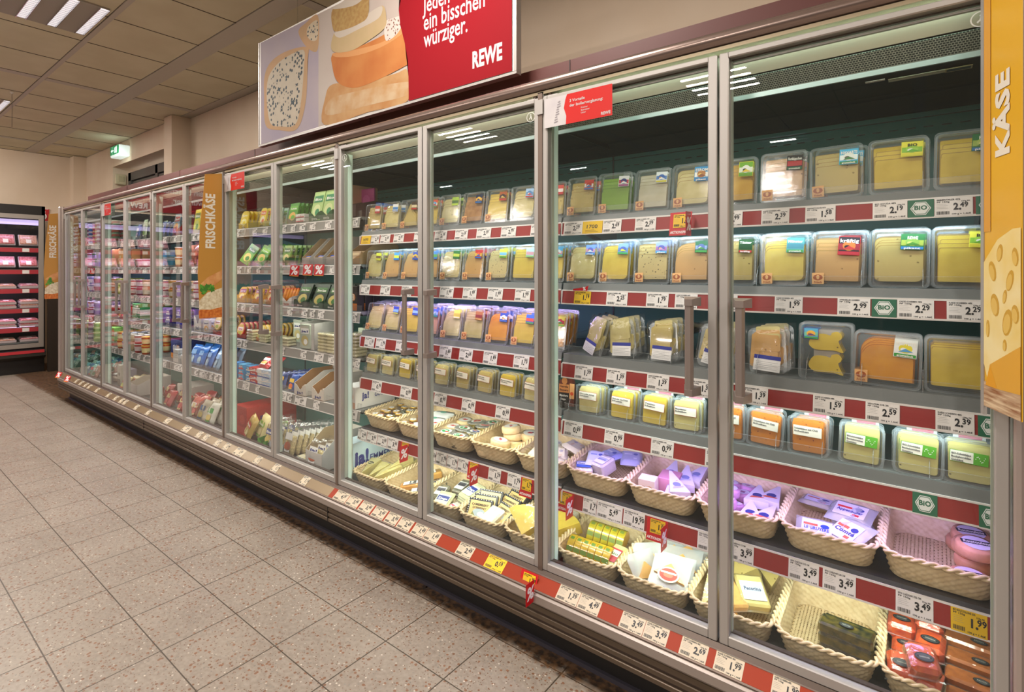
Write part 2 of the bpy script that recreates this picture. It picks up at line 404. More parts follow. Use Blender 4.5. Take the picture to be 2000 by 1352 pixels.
f.at(Matrix(((0, 0, 1, -10.348), (1, 0, 0, .41), (0, 1, 0, 2.32), (0, 0, 0, 1))))
f.disc(.03, -.02, .05, .05, white_m, .0004).disc(.03, -.02, .03, .03, P('b81f22'), .0008).poly([(-.08, .05), (.06, .06), (.06, .04), (-.08, .02)], white_m, .0006).rect(-.1, -.1, .1, -.092, white_m, .0006).rect(-.1, .092, .1, .1, white_m, .0006)
tag(f.build('fire_hose_sign'), 'red square fire hose sign on the end wall', 'sign')

def HP(h): return tuple(c*.71 for c in H(h))      # the poster ink is a little deeper
# ------------------------------------------------------------------ big poster above the cabinet
YP = .10
pst = thing('cheese_poster', 'large cheese photo poster with red slogan field hung above cabinet', 'poster', (-2.31, YP, 2.29))
inv = Matrix.Translation((2.31, -YP, -2.29))
xa, xb, zb, zt = X(507, YP), X(1005, YP), Z(1005, 138, YP), Z(507, 84, YP)
q = MB().at(inv); q.box(xa, xb, YP, YP+.028, zb, zt, white_m); q.build('board', pst)
q = MB().at(inv); q.box(xb-.002, xb+.012, YP-.004, YP+.032, zb-.004, zt, frame_m).box(xa-.01, xa, YP-.004, YP+.032, zb-.004, zt, frame_m).box(xa-.01, xb+.012, YP-.004, YP+.032, zb-.014, zb-.003, frame_m).build('edge_frame', pst)
def PX(pts, y=YP): return [(X(a, y), Z(a, b, y)) for a, b in pts]
def smooth_poly(pts, n=5):
    out = []; K = len(pts)
    for i in range(K):
        p0, p1, p2, p3 = pts[i-1], pts[i], pts[(i+1) % K], pts[(i+2) % K]
        for j in range(n):
            t = j/n; out.append(tuple(.5*((2*p1[k])+(-p0[k]+p2[k])*t+(2*p0[k]-5*p1[k]+4*p2[k]-p3[k])*t*t+(-p0[k]+3*p1[k]-3*p2[k]+p3[k])*t**3) for k in (0, 1)))
    return out
pr = MB(); lay = [0]
def pp(pts, m, sm=True):
    lay[0] += 1; s = PX(pts); s = smooth_poly(s) if sm else s
    bm = bmesh.new(); f = bm.faces.new([bm.verts.new((x, 0, z)) for x, z in s]); r = bmesh.ops.triangulate(bm, faces=[f]); bm.verts.index_update()
    pr.at(inv @ T(0, YP-.0002*lay[0], 0)).add([tuple(v.co) for v in bm.verts], [tuple(v.index for v in f.verts) for f in bm.faces], m); bm.free()
lav = mat('print_lavender', HP('bfb2b8'), .75, spec=.15, col2=HP('b4a9b8'), scale=3)
rind = mat('print_rind', HP('c8a680'), .75, spec=.15, col2=HP('d3ab84'), scale=9)
lay[0] = 0
pp([(509, 84), (622, 27), (622, 248), (510, 282)], lav, False)
pp([(622, 27), (700, -12), (800, -60), (800, 197), (622, 248)], mat('print_pale', HP('cfc3b9'), .75, spec=.15, col2=HP('c4b3a9'), scale=2), False)
pp([(597, 45), (621, 30), (621, 95), (606, 98), (590, 80), (583, 60)], rind)
pp([(602, 52), (620, 40), (620, 74), (610, 80), (600, 70)], spots('print_blue_marks', HP('dccbb0'), HP('4b5a62'), 55, .33, .3, .7))
pp([(517, 148), (530, 120), (560, 100), (600, 92), (601, 120), (597, 200), (580, 252), (545, 254), (519, 245), (516, 190)], rind)
pp([(525, 150), (545, 122), (575, 103), (594, 99), (594, 130), (588, 200), (577, 243), (550, 247), (528, 240), (521, 190)],
   spots('print_blue_veins', HP('cdc0ab'), HP('39464e'), 42, .36, .75, .62, .1, coat=0))
for a, c, r_ in ((545, 175, .03), (560, 150, .02), (572, 200, .035), (550, 215, .02), (580, 165, .02), (566, 228, .02), (585, 130, .015)):
    lay[0] += 1; x_, z_ = PX([(a, c)])[0]; pr.at(inv @ T(x_, YP-.0002*lay[0], z_) @ UP).poly([(r_*(1 if k % 2 else .45)*math.cos(k*.7+a), r_*.7*(1 if k % 2 else .4)*math.sin(k*.7+a)) for k in range(9)], mat('print_vein', H('4c565c'), .7, spec=.1))
# the stack of cheeses
big = mat('print_bottom_wheel', HP('cfa878'), .75, spec=.15, col2=HP('c08a58'), scale=7)
pp([(634, 244), (636, 190), (650, 165), (700, 160), (770, 145), (797, 138), (797, 197), (720, 219)], big)
pp([(640, 225), (645, 195), (690, 180), (797, 160), (797, 185), (720, 206)], mat('print_bottom_side', HP('c89c6c'), .75, spec=.15, col2=HP('d4b894'), scale=12))
pp([(652, 105), (700, 92), (760, 62), (782, 35), (790, 60), (796, 120), (790, 130), (730, 160), (690, 172), (660, 160), (650, 130)], mat('print_orange_wheel', HP('d08a50'), .75, spec=.15, col2=HP('c27440'), scale=5))
pp([(652, 104), (700, 96), (752, 80), (780, 50), (790, 62), (750, 90), (700, 108), (660, 112)], mat('print_orange_top', HP('dd9f68'), .75, spec=.15))
pp([(753, 45), (770, 35), (788, 33), (780, 62), (755, 80)], spots('print_grated', HP('eadcd2'), HP('8e5e50'), 70, .3, .3, .6))
pp([(650, 75), (660, 60), (700, 48), (735, 18), (750, 12), (755, 30), (752, 55), (720, 80), (690, 98), (660, 103), (648, 95)], mat('print_soft_rind', HP('c8b084'), .75, spec=.15, col2=HP('cdb28a'), scale=12))
pp([(656, 62), (700, 40), (735, 17), (748, 14), (740, 36), (700, 58), (665, 74)], mat('print_bloom', HP('d4c7b8'), .75, spec=.15))
pp([(651, 18), (690, 12), (712, -8), (720, -20), (720, 30), (700, 48), (668, 60), (652, 58)], mat('print_crumbly', HP('bf9f66'), .75, spec=.15, col2=HP('b08a58'), scale=45))
pp([(651, 18), (672, 2), (700, -20), (720, -24), (712, -4), (690, 12)], mat('print_bloom', HP('d4c7b8')))
redfield = mat('print_slogan_red', HP('9c1420'), .75, spec=.15)
wave = []
for py in range(-92, 189, 8):
    t = (py+70)/258; wave.append((792+10*math.sin(3.3+6.6*t)-(0 if py < 60 else 0), py))
wv = [(785, -92), (787, -60), (786, -10), (780, 20), (783, 50), (792, 85), (798, 120), (799, 150), (799.5, 197.5)]
pp(wv+[(1001, 139), (1001, -92)], redfield, False)
YL2 = YP-.0002*(lay[0]+1)
def ptext(t, px, py, px2, size, m, bold=0, slant=0):
    x0 = X(px, YL2); w_ = X(px2, YL2)-x0; z0 = Z(px, py, YL2)
    pr.at(inv @ T(x0, YL2, z0) @ UP).text(t, 0, 0, size, m, fit=w_, bold=bold, slant=slant)
pw = mat('print_white', HP('e8dcda'), .75, spec=.15)
ptext('Jeden', 827, 26, 878, .112, pw)
ptext('ein bisschen', 827, 60, 947, .112, pw)
ptext('w\u00fcrziger.', 828, 93, 913, .112, pw)
ptext('REWE', 922, 133, 981, .1, pw, 1.6)
pr.build('printed_picture', pst)
for x_ in (xa+.42, xb-.35): q = MB().at(inv); q.tube([(x_, YP+.014, zt), (x_, YP+.014, CEIL)], .0015, wire_m, 4); q.build('hanging_wire', pst)
# banner on the end wall above the meat refrigerators: seen only mirrored in the doors
bn = MB().at(Matrix(((0, 0, 1, -10.33), (1, 0, 0, -2.2), (0, 1, 0, 2.5), (0, 0, 0, 1))))
bn.box(-1.9, 1.55, 0, .6, -.03, 0, white_m).rect(-1.9, 0, 1.0, .6, redfield, .001)
bn.poly([(1.0, 0), (1.1, .1), (1.15, .3), (1.02, .45), (1.0, .6)], redfield, .001).disc(1.35, .25, .18, .12, rind, .002)
bn.text('ein bisschen', -.8, .36, .16, pw, .003).text('w\u00fcrziger.', -.8, .18, .16, pw, .003).text('REWE', .2, .05, .13, pw, .003, 1.5)
tag(bn.build('slogan_banner'), 'long red slogan banner on end wall, seen mirrored in far doors', 'banner')

area('banner_fill', (-8.9, -2.4, 3.2), (0, math.radians(62), 0), .3, 2.5, 60, (1, .93, .86))  # added light without a fitting, lifts the banner's mirror image in the doors
# shelving added across the aisle: never in view, darkens reflections in the glass doors
g = MB(); gm_ = mat('gondola_shelf', H('6a6058'), .5)
for x in range(9):
    xx = -9.6+x*1.33
    if x < 8:
        for z in (.15, .6, 1.0, 1.4): g.box(xx, xx+1.3, -5.2, -4.75, z, z+.03, gm_)
    g.box(xx-.03, xx, -5.25, -4.75, 0, 1.85, gm_)
g.box(-9.6, 1.04, -5.25, -5.2, 0, 1.85, mat('gondola_back', H('3c3632'), .6))
tag(g.build('unseen_shelving'), 'brown shelving added across the aisle, seen only mirrored in the doors', 'shelving')
# ------------------------------------------------------------------ the glass-door cabinet: six bays
BW = 1.237
BX = [.1515-BW*(i+1) for i in range(6)]       # left edge of each bay, nearest first
BN = ['nearest bay', 'second bay', 'third bay', 'fourth bay', 'fifth bay', 'farthest bay']
YS = .12                                       # front of the shelf price rails
RAILS = {0: [(1.584, 1.633, 1.655), (1.313, 1.364, 1.393), (1.022, 1.075, 1.112), (.793, .8475, .882), (.511, .5686, .583)]}
RAILS[1] = [(1.586, 1.633, 1.655), (1.314, 1.366, 1.393), (1.03, 1.085, 1.115), (.80, .857, .885), (.52, .575, .588)]
for i in (2, 3, 4, 5): RAILS[i] = [(1.684, 1.735, 1.742), (1.423, 1.472, 1.478), (1.158, 1.210, 1.216), (.903, .955, .961), (.614, .668, .674)]
DECK = .29
def zs(b, s): return DECK if s == 5 else RAILS[b][s][2]
honey_m = spots('honeycomb_outlet', H('c9cbb4'), H('5a655c'), 110, .3, .5, 1.0, .05)
def honey():
    m, N, L, b = nt('honeycomb')
    tc = N.new('ShaderNodeTexCoord').outputs['Object']
    br = N.new('ShaderNodeTexBrick'); br.inputs['Scale'].default_value = 60; br.inputs['Mortar Size'].default_value = .035; br.inputs['Brick Width'].default_value = .4; br.inputs['Row Height'].default_value = .3
    br.inputs['Color1'].default_value = (.03, .045, .04, 1); br.inputs['Color2'].default_value = (.04, .055, .05, 1); br.inputs['Mortar'].default_value = (.55, .6, .5, 1)
    L.new(tc, br.inputs[0]); L.new(br.outputs[0], b.inputs['Base Color']); return m
honey_m = honey()
gask_m = mat('pale_gasket', H('b9c4b4'), .4, .2)
led_m = mat('led_diffuser', (.62, .8, .66), .4, emit=.12)
tube_cols = {}
LC = {  # tint of the lamp under each shelf (0 = canopy), strength
 0: [((.72, 1, .86), 3.4), ((.70, .90, 1), 2.6), ((.95, .95, .9), .75), ((.80, 1, 1), 2.6), ((.55, .42, 1), 5.2), ((.9, 1, .86), 3.7)],
 1: [((.86, 1, .86), 2.3), ((.66, .90, 1), 2.4), ((.62, .48, 1), 3.6), ((.95, .97, .85), 1.1), ((.98, 1, .84), 3.6), ((.92, 1, .85), 4.0)],
 2: [((.95, 1, .80), 2.6), ((.9, 1, .86), 1.5), ((1, .95, .8), 1.2), ((.96, 1, .85), 1.8), ((.95, 1, .92), 1.9), ((.95, 1, .86), 2.6)],
 3: [((.9, 1, .9), 2.6), ((.85, .75, 1), 2.4), ((.85, .7, 1), 2.4), ((.75, .7, 1), 2.2), ((.9, .95, 1), 2.0), ((1, .93, .8), 1.2)],
 4: [((.9, 1, .9), 2.8), ((.85, .75, 1), 2.8), ((.9, .85, 1), 2.2), ((.95, 1, .95), 2.2), ((.95, .95, 1), 2.2), ((1, .95, .8), 1.6)],
 5: [((.95, .9, 1), 2.8), ((.8, .6, 1), 4.0), ((.75, .6, 1), 3.4), ((.8, .65, 1), 2.6), ((1, 1, .95), 2.2), ((.9, 1, .95), 1.8)]}
doorw = BW/2
def door_mesh():
    d = MB(); a, b_ = -doorw/2+.003, doorw/2-.003; z0, z1 = .318, 2.096
    for x0, x1 in ((a, a+.026), (b_-.026, b_)):
        d.cbox(x0, x1, -.03, .0, z0, z1, frame_m, .003, False)
    d.cbox(a+.024, b_-.024, -.03, 0, z0, z0+.03, frame_m, .003, False).cbox(a+.024, b_-.024, -.03, 0, z1-.018, z1, frame_m, .003, False)
    for x0, x1 in ((a+.022, a+.03), (b_-.03, b_-.022)): d.box(x0, x1, -.004, .012, z0+.01, z1-.01, gask_m)
    d.box(a+.022, b_-.022, -.004, .012, z0+.026, z0+.034, dark_m).box(a+.022, b_-.022, -.004, .012, z1-.022, z1-.018, dark_m)
    d.box(a+.03, b_-.03, .004, .016, z1-.03, z1-.025, frame_m)
    return d.mesh('door_frame')
DM = door_mesh()
GM = MB().box(-doorw/2+.03, doorw/2-.03, -.018, -.0175, .345, 2.08, glass_m).mesh('glass')
def handle_mesh():
    h = MB(); hm = mat('handle_metal', H('9c8f88'), .35, .6)
    h.cbox(-.012, .012, -.082, -.062, 1.065, 1.35, hm, .006)
    for z in (1.335, 1.06): h.hull([(-.011, -.084, z), (.011, -.084, z), (-.011, -.084, z+.02), (.011, -.084, z+.02), (-.028, -.03, z-.002), (.022, -.03, z-.002), (-.028, -.03, z+.026), (.022, -.03, z+.026)], hm)
    return h.mesh('handle')
HM = handle_mesh()
def badge_mesh():
    b = MB().at(T(0, -.0195, 0) @ UP); n = 20; wm = clear('etched_badge', .6, (.9, .9, .85), .3)
    o = [(.019*math.cos(2*PI*i/n), .019*math.sin(2*PI*i/n)) for i in range(n)]; p = [(.0165*math.cos(2*PI*i/n), .0165*math.sin(2*PI*i/n)) for i in range(n)]
    b.add([(x, y, 0) for x, y in o+p], [(i, (i+1) % n, n+(i+1) % n, n+i) for i in range(n)], wm)
    b.disc(0, .008, .003, .003, wm).poly([(-.002, .004), (.003, .004), (.006, -.011), (.003, -.011), (0, -.003), (-.006, -.009), (-.008, -.006), (-.003, -.001)], wm)
    return b.mesh('badge')
BM_ = badge_mesh()
def cabinet(i):
    x0 = BX[i]; x1 = x0+BW; L_, Rr = -BW/2, BW/2
    t = thing('refrigerated_cabinet', ['', '', '', '', '', ''][i] or 'upright glass-door refrigerated cabinet section, '+['with KÄSE banner, nearest the camera', 'second from camera, red price rails and wicker baskets', 'third from camera, grey rails, right of the orange banner', 'fourth from camera, directly left of the orange banner', 'fifth from camera, small red door card', 'farthest, ending the row by the meat refrigerator'][i],
              'refrigerator', (x0+BW/2, 0, 0), group='glass-door cabinet sections')
    b = MB()
    b.box(L_, Rr, .62, .70, .1, 2.15, inner_m)                       # back
    for k in range(26): b.box(L_+.05+k*.045, L_+.075+k*.045, .6185, .6195, 1.922, 1.926, black_m)
    b.box(L_, Rr, .617, .6195, 1.955, 1.958, black_m)
    b.box(Rr-.006, Rr, .616, .6195, .3, 1.98, black_m)
    b.build('back_panel', t)
    b = MB()
    b.profx([(.13, 2.0), (.13, 2.012), (.53, 2.035), (.62, 2.0), (.62, 1.975), (.605, 1.975), (.55, 2.02), (.5, 2.022)], L_, Rr, canopy_m)
    b.box(L_, Rr, 0.02, .70, 2.10, 2.13, dark_m)
    b.box(Rr-.004, Rr+.001, .14, .6, 2.0, 2.02, black_m)
    b.lathe([(.0, 0), (.006, 0)], wire_m, 6)
    b.build('canopy', t)
    if i == 0:
        b = MB().at(T(.467, 0, 0)); b.box(-.13, -.085, .22, .235, 1.9985, 2.0, white_m).box(-.078, .045, .235, .265, 1.9985, 2.0, P('d8d8bc')).box(.045, .1, .235, .268, 1.998, 2.0, P('c8b884')).box(.048, .097, .24, .262, 1.9975, 1.998, P('4a5a5a')); b.build('canopy_strip', t)  # small pale strips under the canopy, one with a dark patch
    b = MB().profx([(.02, 2.1), (.03, 2.085), (.075, 2.047), (.083, 2.05), (.03, 2.1)], L_, Rr, cream_m)
    b.box(L_, Rr, .122, .130, 1.987, 2.004, mat('pale_edge', H('b8c8c4'), .3, .3))
    b.build('air_duct', t)
    b = MB().at(Matrix.Translation((0, .08, 2.044)) @ RX(-math.atan2(.04, .045))); b.box(L_, Rr, 0, .058, -.004, 0, honey_m); b.build('honeycomb_outlet', t)
    b = MB(); b.box(L_, Rr, .0, .62, .2, DECK-.005, mat('deck_steel', H('64696a'), .4, .4)).box(L_, Rr, .0, .03, .27, .315, mat('deck_lip', H('70767a'), .4, .4)); b.build('deck', t)
    # front below the doors
    b = MB()
    b.profx([(.0, .2), (.0, .318), (-.03, .318), (-.043, .306), (-.043, .3), (-.05, .2)], L_, Rr, mat('sill_metal', H('5c4f47'), .4, .5))
    b.profx([(-.04, .303), (-.046, .3085), (-.046, .3045), (-.044, .30)], L_, Rr, frame_m)
    b.build('sill', t)
    b = MB().profx([(-.044, .3035), (-.089, .2725), (-.089, .268), (-.04, .295)], L_, Rr, orange_m if i < 2 else mat('strip_olive_grey', H('7b6749'), .35, .3)); b.build('outer_price_rail', t)
    b = MB().profx([(-.04, .27), (-.088, .2725), (-.093, .268), (-.09, .262), (-.04, .262)], L_, Rr, brown_m)
    b.profx([(-.04, .262), (-.084, .262), (-.084, .255), (-.04, .255)], L_, Rr, dark_m); b.build('rail_holder', t)
    b = MB().profx([(-.06, .262), (-.09, .262), (-.1, .256), (-.1, .23), (-.094, .222), (-.06, .222)], L_, Rr, mat('bumper_grey', H('9c9088'), .4, .35)); b.build('bumper', t)
    b = MB(); sl = mat('slat_bronze', H('5c4e40'), .4, .45)
    b.profx([(-.05, .222), (-.086, .222), (-.086, .14), (.0, .125), (.0, .222)], L_, Rr, dark_m)
    for za, zb in ((.195, .221), (.168, .19), (.141, .163)): b.profx([(-.085, zb), (-.092, zb-.004), (-.092, za+.004), (-.085, za)], L_, Rr, sl)
    if i in (1, 3): b.box(L_, L_+.003, -.0935, -.085, .14, .222, black_m)
    b.build('slatted_panel', t)
    b = MB().box(L_, Rr, .02, .6, .0, .14, black_m).box(L_, Rr, .005, .02, .0, .016, mat('kick_rim', H('4a4650'), .4, .3)); b.build('kick_plate', t)
    # top
    b = MB(); cm = mat('cornice_metal', H('8f7c74'), .25, .7)
    b.profx([(-.01, 2.118), (-.034, 2.122), (-.044, 2.134), (-.044, 2.15), (-.034, 2.162), (-.012, 2.167), (.05, 2.167), (.05, 2.118)], L_, Rr, cm, smooth=True)
    b.profx([(-.03, 2.106), (-.03, 2.117), (.03, 2.117), (.03, 2.106)], L_, Rr, mat('cornice_ledge', H('a8997f'), .4, .5))
    b.build('cornice', t)
    b = MB().box(L_, Rr, .2, .24, 2.12, 2.305, maroon_m).box(L_, Rr, .05, .2, 2.13, 2.145, maroon_m).box(Rr-.003, Rr, .198, .2, 2.12, 2.305, black_m); b.build('fascia', t)
    # mullion and lamps at the left edge
    b = MB().box(L_-.009, L_+.009, -.034, .03, .31, 2.11, brown_m).box(L_-.012, L_+.012, -.03, .0, 2.096, 2.115, frame_m).box(L_-.016, L_+.03, .014, .05, .31, 2.06, gask_m).box(L_-.013, L_+.013, -.038, -.03, 2.03, 2.085, frame_m)
    for q in (BW-.03, .035): MB().cbox(L_+q-.008, L_+q+.008, -.024, -.01, 2.094, 2.108, brown_m, .003).box(L_+q-.03, L_+q+.035-.03*(q > 1), -.028, -.004, 2.094, 2.098, frame_m).build('hinge_block', t)
    b.box(L_+.02, L_+.1, -.026, -.006, .312, .318, brown_m)
    mu = b.build('mullion', t)
    MB().box(L_+.03, L_+.034, .018, .04, .33, 2.0, led_m).build('light_strip', mu)
    for k in range(2):
        d = place(DM, 'door', t, (L_+doorw*(k+.5), 0, 0))
        place(GM, 'glass', d); place(HM, 'handle', d, ((.5-k)*2*(doorw/2-.07), 0, 0), None)
        place(BM_, 'round_badge', d, (((k-.5)*2)*(doorw/2-.05), 0, 2.033))
    tilt = math.atan2(.01, .05)
    for s, (rb, rt, sz) in enumerate(RAILS[i]):
        red = i < 2
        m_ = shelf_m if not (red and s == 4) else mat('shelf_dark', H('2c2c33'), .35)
        b = MB(); b.profx([(YS+.012, rt+.001), (YS+.018, sz), (.6, sz), (.6, sz-.012), (YS+.03, sz-.016)], L_+.004, Rr-.004, m_).profx([(.6, sz-.0125), (.6, sz-.02), (YS+.03, sz-.024), (YS+.03, sz-.0165)], L_+.004, Rr-.004, canopy_m)  # underside coloured dark, putting the shade between shelves into the surface
        for q in (L_+.01, Rr-.03): b.profx([(.2, sz-.02), (.62, sz-.02), (.62, sz-.1), (.55, sz-.09)], q, q+.003, m_)
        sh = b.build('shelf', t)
        b = MB().profx([(YS, rb), (YS+.01, rt), (YS+.012, rt), (YS+.004, rb-.002)], L_+.003, Rr-.003, (red_m if red else mat('rail_grey', H('9b9a94'), .35, .15)))
        b.profx([(YS-.002, rb-.003), (YS-.0015, rb+.002), (YS+.006, rb), (YS+.006, rb-.003)], L_+.003, Rr-.003, white_m)
        b.profx([(YS+.0085, rt-.002), (YS+.009, rt+.003), (YS+.016, rt+.003), (YS+.012, rt-.002)], L_+.003, Rr-.003, white_m)
        b.box(L_+.003, L_+.006, YS-.001, YS+.012, rb, rt, white_m)
        b.build('price_rail', sh)
        if not (s == 4 and red):
            hr = .032
            b = MB(); b.box(L_+.006, Rr-.006, YS+.022, YS+.0235, sz, sz+hr, riser_m).box(L_+.006, Rr-.006, YS+.0215, YS+.024, sz+hr, sz+hr+.0012, rim_m)
            b.build('plastic_riser', sh)
            if red:
                n = 9 if s < 3 else 10
                for k in range(n+1):
                    xx = L_+.02+(BW-.04)*k/n
                    pts = [(xx, YS+.026, sz+.002), (xx, YS+.03, sz+.03), (xx, YS+.05, sz+.058), (xx, YS+.09, sz+.075), (xx, YS+.2, sz+.08)]
                    b = MB().tube(pts, .0011, rim_m, 4)
                    b.add([(xx, YS+.026, sz)]+pts+[(xx, YS+.2, sz)], [tuple(range(7))], riser_m); b.build('divider', sh)
    area('header_fill', (x0+BW/2, .008, 2.094), (math.radians(30), 0, 0), BW-.1, .008, .9, LC[i][0][0])  # added light hidden behind the door header, brightens the cream duct
    # lamps: one under the canopy, one under the front of each shelf
    for s in range(6):
        c, pw_ = LC[i][s]
        zz = 2.004 if s == 0 else RAILS[i][s-1][0]+.008
        yy = .138 if s == 0 else YS+.02
        area('shelf_lamp', (x0+BW/2, yy, zz), (math.radians(44 if s == 0 else 34), 0, 0), BW-.12, .014 if s == 0 else .03, pw_*(.75 if s == 0 else .58), c)
    return t
CAB = [cabinet(i) for i in range(6)]
# ends of the row
e = MB(); x0 = BX[5]
e.box(x0-.06, x0, -.045, .7, .12, 2.165, mat('end_panel', H('9a8d84'), .4, .3)).cbox(x0-.075, x0-.045, -.075, -.03, .26, 2.17, mat('end_trim', H('b8aaa4'), .3, .6), .012)
tag(e.build('cabinet_end_panel'), 'grey end panel closing the far end of the cabinet row', 'panel')
mir = mat('mirror_lining', H('c8d4cc'), .03, .95)
MB().box(x0+.001, x0+.004, .05, .61, .3, 2.0, mir).build('mirror_lining', bpy.data.objects['cabinet_end_panel'])
e = MB().box(.1545, .17, -.04, .7, .12, 2.165, frame_m).box(.17, .19, -.03, .6, .1, 2.165, brown_m).cbox(.152, .168, -.05, -.03, .31, 2.165, mat('end_trim', H('b8aaa4')), .004)
e.box(.19, 1.2, -.05, -.02, .0, 2.6, mat('cladding_taupe', H('9b897e'), .5))
tag(e.build('side_cladding'), 'taupe side cladding at the right end of the cabinet', 'panel')

# ------------------------------------------------------------------ hanging banner flags
def banner(name, label, hinge, ang, word, kind):
    t = thing(name, label, 'banner', (hinge[0], hinge[1], 1.13), (0, 0, ang))
    zz = [0, .3, .6, .8, .95]
    ws = [.15, .165, .15, .13, .118] if kind == 'cream' else [.15, .15, .15, .15, .15, ]
    def outline(y): return [(0, 0), (0, .97)]+[(-w_, z) for z, w_ in zip(zz[::-1], ws[::-1])]
    body = mat('banner_ochre', H('c08a3c'), .4) if kind == 'cream' else mat('banner_yellow', H('dfaa2c'), .35)
    O = outline(0)
    # local: banner lies in the local y-z plane (y<0 outwards), thickness along x
    b = MB().at(Matrix(((0, 1, 0, 0), (1, 0, 0, 0), (0, 0, 1, 0), (0, 0, 0, 1)))); b.slab(O, -.002, .0, body); b.build('card', t)
    F = Matrix(((0, 0, 1, .0006), (1, 0, 0, 0), (0, 1, 0, 0), (0, 0, 0, 1)))
    if kind == 'hole': F = Matrix(((0, 0, -1, -.0028), (-1, 0, 0, 0), (0, 1, 0, 0), (0, 0, 0, 1))) @ T(.15, 0, 0)     # this flag shows its other side
    p = MB().at(F)
    wt = mat('banner_white', H('e6ddcd'), .4)
    if kind == 'cream':
        p.at(F @ T(-.052, .46, .0006) @ RZ(PI/2)).text(word, 0, 0, .088, wt, bold=1.2, fit=.365)
        p.at(F)
        p.poly([(-.16, .05), (-.157, 0.001), (-.0, .001), (0, .08), (-.08, .09)], mat('toast_crust', H('b8581c'), .5, col2=H('d8833a'), scale=60), .0008)
        p.poly([(-.158, .06), (-.155, .12), (-.1, .17), (0, .2), (0, .07), (-.08, .055)], mat('cream_cheese', H('e8dcc0'), .5, col2=H('c9b48e'), scale=45), .0010)
        p.poly([(-.155, .22), (-.1, .27), (-.04, .3), (0, .32), (0, .26), (-.05, .22), (-.12, .2)], mat('bread_round', H('c47a3e'), .5, col2=H('dca268'), scale=18), .0012)
        for k in range(16):
            a = R.random()*6.28; r_ = R.random()*.045; cx = -.115+r_*math.cos(a); cy = .19+r_*math.sin(a)
            s_ = .012+.012*R.random(); pts = [(cx+s_*(1 if j % 2 else .6)*math.cos(j*PI/5+a), cy+s_*(1 if j % 2 else .6)*math.sin(j*PI/5+a)) for j in range(10)]
            pts = [(min(x, -.002), y) for x, y in pts if x > -.155] if cx < -.13 else pts
            if len(pts) > 3: p.poly(pts, [P('3f7a2a'), P('5a9a34')][k % 2], .0014+.0001*k)
    else:
        p.at(F @ T(-.045, .56, .0006) @ RZ(PI/2)).text(word, 0, 0, .075, wt, bold=1.6, fit=.185)
        p.at(F)
        p.poly([(-.149, .1), (-.149, .33), (-.09, .38), (-.03, .40), (0, .4), (0, .12), (-.08, .07), (-.13, .06)], mat('holey_cheese', H('ecd9a0'), .4, col2=H('e6c875'), scale=10), .0008)
        for cx, cy, rx, ry, a in ((-.11, .31, .014, .024, .4), (-.08, .35, .012, .02, -.3), (-.04, .29, .013, .024, -.4), (-.1, .235, .017, .026, .3), (-.05, .2, .018, .03, -.3), (-.06, .255, .008, .016, -.3), (-.13, .18, .008, .02, 0), (-.06, .15, .008, .013, 0), (-.02, .34, .012, .02, .2), (-.02, .22, .014, .02, .2)):
            p.disc(cx, cy, rx, ry, P('c89a34'), .001, 14, a).disc(cx-.002, cy-.003, rx*.75, ry*.75, P('dcb65a'), .0012, 14, a)
        p.poly([(-.14, .05), (-.12, .1), (-.09, .05)], P('dc9a28'), .0013).poly([(-.12, .1), (0, .155), (0, .055), (-.09, .05)], P('d9a13a'), .0012)
        p.poly([(-.149, .001), (-.149, .058), (0, .062), (0, .001)], mat('board_print', H('d9c09c'), .5, col2=H('8e5c38'), scale=10, stretch=(1, 1, 12)), .0009)
        p.poly([(-.149, .4), (-.149, .965), (-.12, .965), (-.12, .4)], P('d69a3a'), .0004)
    p.build('print', t)
    MB().box(-.004, .002, -.002, .012, -.02, .98, frame_m).build('mounting_strip', t)
banner('cheese_banner', 'yellow KÄSE banner flag at right edge of nearest bay', (.107, -.045), math.radians(18), 'K\u00c4SE', 'hole')
banner('cream_cheese_banner', 'larger ochre FRISCHKÄSE banner flag between third and fourth bay', (-3.5595, -.04), 0, 'FRISCHK\u00c4SE', 'cream')
banner('cream_cheese_banner', 'smaller-looking ochre FRISCHKÄSE banner flag at far end of row', (-7.352, -.04), 0, 'FRISCHK\u00c4SE', 'cream')
# small red advantage cards on the door tops
def card():
    b = MB().at(UP); rd = P('c4211c', .3)
    b.rect(0, 0, .267, .108, mat('card_grey', H('c9c4c2'), .35, col2=H('b9b3b6'), scale=8)).rect(0, .108, .267, 0, white_m, -.001)
    b.poly([(.09, 0), (.267, 0), (.267, .108), (.095, .108), (.088, .09), (.082, .06), (.092, .03)], rd, .0005)
    for k in range(9): b.at(UP @ T(.042+.002*k, .012+.009*k, .0006) @ RZ(.25)).rect(0, 0, .016-(k % 3)*.003, .004, P('8f888c'))
    b.at(UP)
    b.text('3 Vorteile', .105, .077, .0145, pw, .001, .5).text('der Isolierverglasung:', .105, .06, .0145, pw, .001, .5, fit=.128)
    b.text('Frischer', .15, .046, .008, pw, .001).text('Sparsamer', .15, .037, .008, pw, .001).text('Leiser', .15, .028, .008, pw, .001)
    b.text('REWE', .226, .008, .014, pw, .001, 1.6, fit=.035)
    return b.mesh('advantage_card')
am = card()
for i, w_ in ((0, 'on nearest bay, left door top'), (2, 'on third bay right of the big ochre banner'), (4, 'on fifth bay far down the row')):
    tag(place(am, 'advantage_card', None, (BX[i]+.019, -.035, 1.974), (0, 0, 0)), 'red and grey glazing information card '+w_, 'card', 'information cards on the doors')
